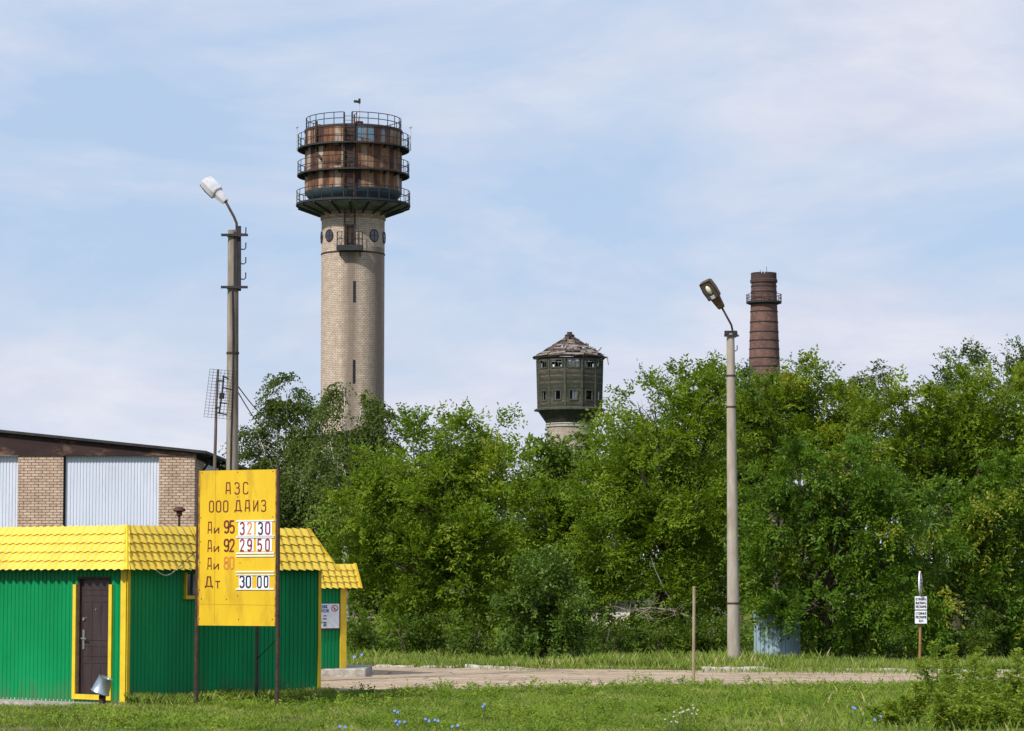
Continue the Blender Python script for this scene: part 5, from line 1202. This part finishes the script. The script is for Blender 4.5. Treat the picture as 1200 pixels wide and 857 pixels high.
# birches at the left, in front of the brick tower
tree('birch_tree', 'grey green drooping birch at the left end of the tree row beside the warehouse', 'tree', 76, 338, [(338,462,22),(325,490,28),(352,500,26),(305,515,20),(330,525,36),(300,545,18),(360,540,32),(325,565,42),(355,585,40),(312,590,30),(335,630,46),(365,640,40)], 'birch', 11, .15, 'birch_bark', clump=.42, per=17, leaves=16, ls=.10, lw=.6, ln=.85, droop=.95, tip=.35, dens=.75, fork=.45, inner=.3)
tree('birch_tree', 'drooping birch standing directly in front of the tall brick water tower', 'tree', 73, 405, [(404,458,13),(400,480,20),(425,480,20),(412,505,26),(440,500,20),(388,525,26),(430,530,30),(405,560,36),(440,570,30),(395,605,40)], 'birch', 12, .14, 'birch_bark', clump=.42, per=15, leaves=16, ls=.10, lw=.6, ln=.85, droop=.9, tip=.35, dens=.75, fork=.5, inner=.3)
# elms, left mass
tree('elm_tree', 'broad bright green elm just right of the fuel kiosk', 'tree', 62, 505, [(482,524,28),(530,519,31),(575,522,28),(460,556,38),(505,556,38),(555,560,42),(596,548,28),(425,598,40),(475,605,50),(530,615,52),(585,612,42),(420,655,40),(465,672,48),(525,685,50),(580,675,40),(440,715,36),(500,735,36),(560,730,36),(500,600,38,-1.3),(540,645,42,-1.3),(485,655,36,-1.4),(575,640,34,-1.0)], 'elm', 21, .20, dens=.95, ls=.125, lw=.42, ln=.6, droop=.12)
tree('elm_tree', 'lower green elm between the broad elm and the old wooden tower', 'tree', 67, 648, [(632,588,26),(668,602,26),(612,602,28),(645,625,48),(690,630,40),(610,655,44),(660,680,55),(700,700,45),(620,715,45)], 'elm', 22, .15, dens=.85, tshift=-.05)
tree('pale_birch', 'pale grey green birch at the foot of the old wooden tower', 'tree', 100, 655, [(650,545,15),(672,552,13),(640,562,16),(660,575,24),(680,585,22),(636,590,22)], 'birch', 23, .12, 'birch_bark', clump=.6, per=12, leaves=12, ls=.14, lw=.55, ln=.9, droop=.7, dens=.8)
tree('round_bush', 'round dark green bush at the road edge with a lighter leafy top', 'bush', 56.6, 638, [(643,662,22),(625,690,28),(658,690,30),(610,722,28),(645,725,42),(676,728,28),(612,752,22),(650,755,26),(682,752,20)], 'bush', 31, .07, clump=.30, per=15, leaves=9, ls=.095, lw=.62, ln=.38, droop=.05, dens=.9, multi=4, fork=.2, inner=.3)
# elms, centre-right mass
tree('elm_tree', 'large tall elm with feathery branches right of the old wooden tower', 'tree', 62, 780, [(726,500,20),(748,474,18),(765,480,30),(795,452,24),(822,452,26),(846,470,28),(718,540,28),(750,525,40),(795,505,46),(840,520,40),(718,585,40),(765,580,52),(825,580,50),(722,640,44),(775,640,54),(830,640,48),(735,692,42),(790,700,46),(840,700,38),(770,610,40,-1.2),(815,600,36,-1.2),(745,560,34,-1.0)], 'elm', 41, .20, dens=.92, ls=.125, lw=.42, ln=.62, droop=.12)
tree('elm_tree', 'yellow green elm directly below the dark brick chimney', 'tree', 69, 905, [(882,470,24),(930,452,22),(944,438,11),(960,460,24),(900,485,40),(945,490,40),(985,482,26),(880,525,44),(935,535,46),(990,530,44),(1010,500,26)], 'elm_yellow', 42, .17, dens=.9)
tree('ash_tree', 'dark green ash with hanging leaves over the tin shed', 'tree', 58.5, 966, [(900,590,32),(885,640,30),(925,560,34),(945,610,46),(900,675,40),(990,590,44),(1000,545,36),(1035,575,40),(965,665,52),(1020,640,50),(918,708,30),(905,716,20,-1.4),(928,722,15,-1.6),(890,708,18,-1.3),(944,712,20,-1.3),(962,712,30),(1060,610,40),(1030,700,50),(1075,665,42),(1070,720,38),(995,735,28),(1045,748,26)], 'ash', 43, .17, clump=.44, per=13, leaves=13, ls=.125, lw=.40, ln=.5, droop=.5, dens=.95, up=.5, tj=.18)
tree('elm_tree', 'yellow green elm at the right end with thin bare twigs showing', 'tree', 67, 1120, [(1040,490,32),(1068,470,26),(1100,478,32),(1140,470,32),(1178,462,30),(1205,470,34),(1055,530,40),(1105,525,46),(1155,520,48),(1205,525,46),(1110,570,46),(1160,575,46)], 'elm_yellow', 44, .17, dens=.85)
tree('ash_tree', 'green ash at the right edge of the picture behind the leafy saplings', 'tree', 60, 1172, [(1110,600,36),(1150,580,38),(1192,570,40),(1120,645,36),(1165,630,46),(1205,625,46),(1145,685,40),(1190,690,46),(1120,715,30),(1165,735,34),(1210,735,38)], 'ash', 45, .17, clump=.44, per=13, leaves=13, ls=.125, lw=.40, ln=.5, droop=.45, dens=.9, up=.5, tshift=.10, tj=.18)
tree('elm_tree', 'elm beyond the right edge of the picture', 'tree', 63, 1262, [(1250,480,44),(1245,540,50),(1285,520,50),(1260,600,55),(1290,650,55),(1250,690,55)], 'elm', 46, .17, dens=.7)
# farther trees whose tops show over the row
tree('poplar_tree', 'tall thin leaved poplar top rising above the yellow green elm', 'tree', 112, 1128, [(1126,424,13),(1112,440,14),(1140,436,13),(1126,455,20),(1150,455,14),(1105,465,16),(1130,490,30)], 'poplar', 51, .15, clump=.7, per=11, leaves=10, ls=.17, lw=.6, ln=.9, droop=.0, dens=.62, fork=.7)
tree('poplar_tree', 'grey green poplar top at the upper right edge of the picture', 'tree', 112, 1195, [(1190,432,16),(1204,424,14),(1180,445,14),(1200,455,24)], 'poplar', 52, .15, clump=.7, per=11, leaves=10, ls=.17, lw=.6, ln=.9, droop=.0, dens=.7, fork=.7)
tree('slim_birch', 'slim grey birch top poking up between the two yellow green elms', 'tree', 105, 1022, [(1022,442,7),(1018,455,12),(1030,466,13),(1015,475,16)], 'birch', 53, .12, 'birch_bark', clump=.6, per=11, leaves=11, ls=.15, lw=.55, ln=.9, droop=.5, dens=.8, fork=.6)
tree('slim_birch', 'slim grey birch top just left of the other slim birch', 'tree', 105, 992, [(992,452,10),(985,466,13),(1000,470,14),(990,485,18)], 'birch', 54, .12, 'birch_bark', clump=.6, per=11, leaves=11, ls=.15, lw=.55, ln=.9, droop=.5, dens=.8, fork=.6)
tree('grey_poplar', 'grey poplar top behind the elm beneath the chimney', 'tree', 105, 868, [(864,446,10),(860,460,13),(876,466,11),(868,480,18)], 'poplar', 55, .12, clump=.6, per=11, leaves=10, ls=.16, lw=.6, ln=.8, droop=.1, dens=.8, fork=.6)
# shrubs under the trees
SH = [(425,752,20,'low shrub behind the concrete plinth of the small hut'),(462,752,26,'leafy shrub under the broad elm nearest the small hut'),(512,755,24,'shrub under the middle of the broad elm'),(556,752,24,'shrub under the broad elm beside the round dark bush'),(722,752,24,'shrub under the tall elm just right of the round dark bush'),(765,756,22,'shrub under the tall elm left of the thin marker post'),(806,752,26,'shrub directly behind the thin marker post'),(838,758,18,'small shrub left of the right lamp post base'),(1100,752,22,'shrub behind the text plates of the road sign'),(1150,752,24,'shrub under the green ash at the right edge')]
for i, (px, py, r, lb) in enumerate(SH):
    tree('shrub', lb, 'shrub', 58.6 + (i % 3)*.4, px, [(px-r*.5,py,r*.8),(px+r*.5,py+2,r*.8),(px,py-r*.5,r*.8)], 'shade', 60+i, .03, clump=.32, per=13, leaves=9, ls=.10, lw=.5, ln=.4, multi=3, fork=.2, dens=.8, group='shrubs under the trees')
# the thicket beyond
def thicket():
    rng = np.random.default_rng(77); lst = []
    for px in range(390, 1320, 34):
        for py in (545, 590, 635, 680, 722): lst.append((px + rng.uniform(-14,14), py + rng.uniform(-14,14) - (22 if px > 700 else -22), 38, rng.uniform(-2,3)))
    lobes = px_lobes(rng, 86, lst); B, D, T = crown_points(rng, lobes, .95, 14, 1.15, inner=.4); n = len(B)
    V, T = sprays(rng, B, D, np.tile(np.array([[0,-.2,.8]]),(n,1)) + rng.normal(0,.4,(n,3)), .8*rng.uniform(.6,1.2,n), T, 8, .24, .5)
    fill_mesh('thicket', V, 4, T, LM['shade'], None, (0, 86*K, 0), 'stuff'); LEAFCOUNT[0] += len(T)
thicket()
def undergrowth():
    rng = np.random.default_rng(88); n = 9000; Y = rng.uniform(59.5*K, 80*K, n); X = rng.uniform(-.07, .27, n)*Y; h = np.clip(.25 + .3*vn(X,Y,.8,91), .05, 1.1)*rng.random(n)
    B = np.stack([X, Y, h + .03], 1); D = unit(rng.normal(0,1,(n,3))*np.array([1,1,.5]) + np.array([0,0,.8])); V, T = sprays(rng, B, D, np.tile(np.array([[0,-.4,.8]]),(n,1)) + rng.normal(0,.4,(n,3)), rng.uniform(.3,.7,n), rng.uniform(.1,.6,n), 10, .12, .45)
    fill_mesh('undergrowth', V, 4, T, LM['shade'], None, (0, 68*K, 0), 'stuff')
undergrowth()
# dead fallen branch
def dead_branch():
    Z = 60.4; b = Vector((gx(800, Z), Z*K, 0)); root_p = [at(815,726,Z), at(790,716,Z), at(762,712,Z), at(738,716,Z)]
    rng = random.Random(8); m = MB(); m.tube(root_p, [.04,.028,.018,.008], 6)
    for q in range(34):
        s = root_p[rng.randrange(1,4)]; s = s + (root_p[rng.randrange(0,4)]-s)*rng.random(); e = s + Vector((rng.uniform(-.9,.5), rng.uniform(-.6,.3), rng.uniform(-.35,.35))); m.tube([s, s*.5+e*.5 + Vector((0,0,rng.uniform(-.12,.15))), e], [.011,.008,.003], 4)
    m.tube([at(762,651,Z), at(768,668,Z), at(778,690,Z), at(786,703,Z)], [.006,.012,.018,.02], 5)
    o = m.build('dead_branch', M['dead_wood'], None, False, loc=b); tag(o, 'tangle of dry bare grey branches fallen under the tall elm', 'branch')
dead_branch()
# ------------------------------------------------------------------ grass
def blades(rng, X, Y, Zb, H, W_, lean, tint):
    n = len(X); a = rng.uniform(0, 2*math.pi, n); dx, dy = np.cos(a), np.sin(a); b = rng.uniform(0, 2*math.pi, n); lx, ly = np.cos(b)*lean*H, np.sin(b)*lean*H
    V = np.empty((n,4,3)); P = np.stack([X, Y, Zb], 1)
    V[:,0] = P + np.stack([dx*W_, dy*W_, 0*W_],1); V[:,1] = P - np.stack([dx*W_, dy*W_, 0*W_],1)
    V[:,2] = P + np.stack([lx*.4 - dx*W_*.6, ly*.4 - dy*W_*.6, H*.62],1); V[:,3] = P + np.stack([lx, ly, H],1)
    return V.reshape(-1,3), tint
def in_kiosk(X, Y):
    C, d2 = KC, KD2; k = np.zeros(len(X), bool)
    nL = np.array((-math.cos(R(52)), -math.sin(R(52)))); n2 = np.array((KN2.x, KN2.y)); n3 = np.array((KN3.x, KN3.y))
    a = (X-KC.x)*nL[0] + (Y-KC.y)*nL[1] < .04; b = (X-KC.x)*n2[0] + (Y-KC.y)*n2[1] < .02; c = (X-KP3.x)*n3[0] + (Y-KP3.y)*n3[1] < .02
    return a & b & c
zgv = np.vectorize(zground)
def lawn():
    rng = np.random.default_rng(5); n = 900000
    Y = rng.uniform(30.5*K, 48*K, n); X = rng.uniform(-.30, .30, n)*Y
    near = np.array([road_near(x) for x in np.linspace(-20,20,200)]); ny = np.interp(X, np.linspace(-20,20,200), near) + vn(X, Y*0, 2.2, 3)*.35 + rng.normal(0,.18,n)
    keep = (Y < ny) & ~in_kiosk(X, Y)
    # concrete strip before the kiosk's left wall and two bare patches
    nL = np.array((-math.cos(R(52)), -math.sin(R(52)))); dd = (X-KC.x)*nL[0] + (Y-KC.y)*nL[1]; dl = (X-KC.x)*-math.sin(R(52)) + (Y-KC.y)*math.cos(R(52))
    keep &= ~((dd < .52 + .1*vn(X,Y,2.5,77)) & (dd > -.1) & (dl > .05))
    for (px, Z, rx, ry, cut) in ((350, 34.3, 1.15, 1.5, .93), (20, 33.2, .8, .9, .85), (560, 43.0, 1.6, .8, .6)):
        patch = np.sqrt(((X-gx(px, Z))/rx)**2 + ((Y-Z*K)/ry)**2) + vn(X,Y,3,9)*.22; keep &= ~((patch < .62) & (rng.random(n) < cut))
    p0 = vn(X, Y, 1.1, 21); keep &= (rng.random(n) < .70 + .6*p0)
    X, Y = X[keep], Y[keep]; n = len(X); p = vn(X, Y, .75, 14); p2 = vn(X, Y, 2.6, 15); rightness = np.clip((X-1.5)/4, 0, 1)
    H = (.060 + .040*np.clip(p+.3,0,1.5) + .04*np.clip(p2,0,1)*rng.random(n) + .04*rightness*rng.random(n)) * rng.uniform(.55,1.35,n)
    Zb = zgv(X, Y) - .01
    dry = vn(X, Y, .9, 61); tint = np.clip(.42 + .20*p2 + .14*p + .42*np.clip(dry-.18,0,1) + rng.normal(0,.16,n) + (rng.random(n) < .05)*.5, 0, 1)
    V, T = blades(rng, X, Y, Zb, H, .0024*rng.uniform(.7,1.6,n), .55, tint); fill_mesh('lawn_grass', V, 4, T, LM['grass'], None, (0, 38*K, 0), 'stuff')
    # rougher, taller stems at the right and a strip under the trees and along kerb and wall
    Xs, Ys, Hs = [], [], []
    m = 9000; y = rng.uniform(31*K, 44*K, m); x = rng.uniform(.055,.27,m)*y; k = rng.random(m) < np.clip((x-1.5)/6,.05,.8)*np.clip(1.1-(y-31*K)/(15*K),.15,1); Xs.append(x[k]); Ys.append(y[k]); Hs.append(rng.uniform(.08,.30,k.sum()))
    m = 70000; x = rng.uniform(-5.2, 24, m); rf = np.interp(x, np.linspace(-20,30,200), [road_far(q) for q in np.linspace(-20,30,200)]); y = rf + .25 + rng.uniform(0,1,m)**1.4*6.5; k = rng.random(m) < .9; g = vn(x, y, 1.4, 31); Xs.append(x[k]); Ys.append(y[k]); Hs.append((np.clip(.20+.16*g,.05,.6)*rng.uniform(.4,1.4,m))[k])
    m = 16000; x = rng.uniform(-3.5, 20, m); rf = np.interp(x, np.linspace(-20,30,200), [road_far(q) for q in np.linspace(-20,30,200)]); y = rf - .15 - rng.exponential(.35, m)*(1 + .25*np.clip(x-3,0,6)); g = vn(x, y, 1.7, 33); k = (g > np.where(x < .5, .25, -.05 - .04*np.clip(x-3,0,8))); Xs.append(x[k]); Ys.append(y[k]); Hs.append(rng.uniform(.04,.2,k.sum()))
    m = 7000; q = rng.random(m); xa = np.where(q < .4, KC.x + (KP2.x-KC.x)*q/.4, KP2.x + (KP3.x-KP2.x)*(q-.4)/.6); ya = np.where(q < .4, KC.y + (KP2.y-KC.y)*q/.4, KP2.y + (KP3.y-KP2.y)*(q-.4)/.6); o = rng.exponential(.14, m) + .05; Xs.append(xa + o*.75); Ys.append(ya - o*.66); Hs.append(rng.uniform(.05,.26,m))
    X, Y, H = map(np.concatenate, (Xs, Ys, Hs)); n = len(X)
    V, T = blades(rng, X, Y, zgv(X,Y)-.01, H, .0027*rng.uniform(.7,1.5,n), .42, np.clip(.48 + .2*vn(X,Y,1.2,41) + rng.normal(0,.17,n) + (rng.random(n) < .08)*.45, 0, 1)); fill_mesh('tall_grass', V, 4, T, LM['grass'], None, (0, 50*K, 0), 'stuff')
    # broad-leaved ground cover scattered in the lawn
    m = 26000; Y = rng.uniform(31*K, 45*K, m); X = rng.uniform(-.12,.27,m)*Y; k = (vn(X,Y,1.3,51) + rng.normal(0,.25,m) > .12) & (np.hypot((X-gx(350,34.3))/1.1, (Y-34.3*K)/1.5) > .8) & ~in_kiosk(X,Y) & (Y < np.array([road_near(q) for q in X])-.2); X, Y = X[k], Y[k]; n = len(X)
    B = np.stack([X, Y, rng.uniform(.02,.09,n)],1); D = unit(rng.normal(0,1,(n,3))*np.array([1,1,.2]) + np.array([0,0,.35])); V, T = sprays(rng, B, D, np.tile(np.array([[0,-.3,1.]]),(n,1)), rng.uniform(.05,.12,n), rng.uniform(.1,.7,n), 5, .034, .6)
    fill_mesh('ground_cover', V, 4, T, LM['weed'], None, (0, 38*K, 0), 'stuff')
lawn()
def weeds():
    rng = np.random.default_rng(15); B, D, Tn, Ln = [], [], [], []
    for q in range(520):
        y = rng.uniform(31*K, 45*K); x = rng.uniform(-.2,.24)*y
        if y > road_near(x) - .15 or math.hypot((x-gx(350,34.3))/1.2, (y-34.3*K)/1.6) < 1 or in_kiosk(np.array([x]), np.array([y]))[0] or (x < -5 and y > 35*K): continue
        k = int(rng.integers(8, 34)); r = rng.uniform(.06,.32); h = rng.uniform(.05,.20); tt = rng.uniform(.0,.75)
        B.append(np.stack([x + rng.normal(0,r,k), y + rng.normal(0,r,k), rng.uniform(.0,h,k)],1)); D.append(rng.normal(0,.7,(k,3)) + np.array([0,0,.7])); Tn.append(np.full(k, tt)); Ln.append(rng.uniform(.06,.20,k))
    B, D, Tn, Ln = map(np.concatenate, (B, D, Tn, Ln)); n = len(B)
    V, T = sprays(rng, B, unit(D), np.tile(np.array([[0,-.3,.9]]),(n,1)) + rng.normal(0,.3,(n,3)), Ln, Tn, 8, .05, .5)
    fill_mesh('weeds', V, 4, T, LM['weed'], None, (0, 38*K, 0), 'stuff')
weeds()
# ------------------------------------------------------------------ saplings at the right
def saplings():
    spots = [(1096,800,752,34.5),(1118,815,757,33.6),(1112,840,792,32.4),(1140,830,768,33.2),(1150,830,760,33.8),(1160,840,785,32.6),(1178,830,788,33.0),(1192,835,762,33.5),(1205,840,770,32.9),(1215,840,752,34.0),(1075,830,800,33.4),(1132,845,806,31.9),(1183,845,806,31.9),(1100,850,812,31.6),(1062,840,816,33.0),(1150,850,815,31.4),(1230,845,775,33.0),(1045,845,822,32.6),(1202,850,806,31.8)]
    rng = np.random.default_rng(9)
    for i, (px, _, pt_, Z) in enumerate(spots):
        b = Vector((gx(px + rng.uniform(-8,4), Z), Z*K, 0)); t = at(px, pt_, Z); h = t.z
        root = thing('sapling', b, ['leafy green sapling with narrow paired leaves in the rough grass at the lower right corner'][0], 'sapling', 'saplings at the lower right corner')
        m = MB(); B, D, LL = [], [], []
        ns = 2 if h > .8 else 3
        for q in range(ns):
            tip = t + Vector((rng.uniform(-.3,.3)*(q > 0), rng.uniform(-.25,.25), -h*(0 if q == 0 else rng.uniform(.15,.5)))); cv = [b + Vector((rng.uniform(-.06,.06), rng.uniform(-.06,.06), -.03))]
            for f in (.3,.6,.85,1): cv.append(b + (tip-b)*f + Vector((rng.uniform(-.03,.03), 0, 0)))
            m.tube(cv, [.011,.009,.007,.004,.002], 5)
            nl = int(20 + h*20)
            for k in range(nl):
                f = .12 + .88*(k/nl)**.8; p = b + (tip-b)*f; a = k*2.4 + rng.uniform(-.4,.4); B.append(p); D.append((math.cos(a), math.sin(a), .8 - .2*rng.random())); LL.append((.30 - .22*f)*rng.uniform(.7,1.2))
        m.build('stem', M['stem'], root)
        B, D = np.array(B), np.array(D); n = len(B)
        V, T = sprays(rng, B, D, np.tile(np.array([[0,0,1.]]),(n,1)), np.array(LL), rng.uniform(.3,.85,n), 12, .066, .46, .25, .55)
        fill_mesh('leaves', V, 4, T, LM['weed'], root)
saplings()
# ------------------------------------------------------------------ wild flowers
def flower(name, label, cat, group, x, y, h, petal, seed, n_heads=2, hr=.019):
    rng = np.random.default_rng(seed); b = Vector((x, y, 0)); root = thing(name, b, label, cat, group)
    m = MB(); heads = []
    for q in range(n_heads):
        tip = b + Vector((rng.uniform(-.09,.09), rng.uniform(-.06,.06), h*rng.uniform(.8,1.05))); m.tube([b + UP*-.02, b + (tip-b)*.5 + Vector((rng.uniform(-.02,.02),0,0)), tip], .005, 4)
        hd = MB(); heads.append(hd); nrm = Vector((rng.uniform(-.4,.3), -.75, .55)).normalized(); u = nrm.orthogonal().normalized(); v = nrm.cross(u)
        for k in range(11):
            a = 2*math.pi*k/11; d = u*math.cos(a) + v*math.sin(a); s = u*-math.sin(a) + v*math.cos(a); hd.quad(tip + d*hr*.1, tip + d*hr*.8 + s*hr*.26, tip + d*hr*1.1 + nrm*.004, tip + d*hr*.8 - s*hr*.26)
    m.build('stem', M['stem'], root)
    for hd in heads: hd.build('flower_head', M[petal], root)
rq = random.Random(2)
for (px, py, h) in ((467,829,.32),(471,843,.30),(461,846,.28),(510,842,.3),(502,843,.3),(570,826,.34),(536,851,.3),(400,852,.3),(1008,829,.36),(1030,841,.33)):
    Z = 5780/(py + h*80 - HOR); flower('chicory', 'pale blue chicory flowers on thin stems growing in the lawn', 'wild flower', 'blue chicory flowers in the lawn', gx(px, Z), Z*K, h, 'chicory', rq.randrange(9999))
for (px, py) in ((417,769),(420,766),(924,768),(931,774),(926,777),(921,777)):
    Z = 56.0 if px > 500 else 54.8; p = at(px, py, Z); flower('chicory', 'bright blue chicory flowers before the tin shed or beside the hut', 'wild flower', 'blue chicory flowers by shed and hut', p.x, p.y, p.z, 'chicory', rq.randrange(9999), 1, .034)
for (px, py) in ((800,829),(806,826),(795,834),(812,831),(786,842)):
    h = .34; Z = 5780/(py + h*80 - HOR); flower('yarrow', 'small white yarrow flower heads in the rough grass at the bottom', 'wild flower', 'white yarrow in the grass', gx(px, Z), Z*K, h, 'white_petal', rq.randrange(9999), 4, .013)
print('LEAVES', LEAFCOUNT[0])
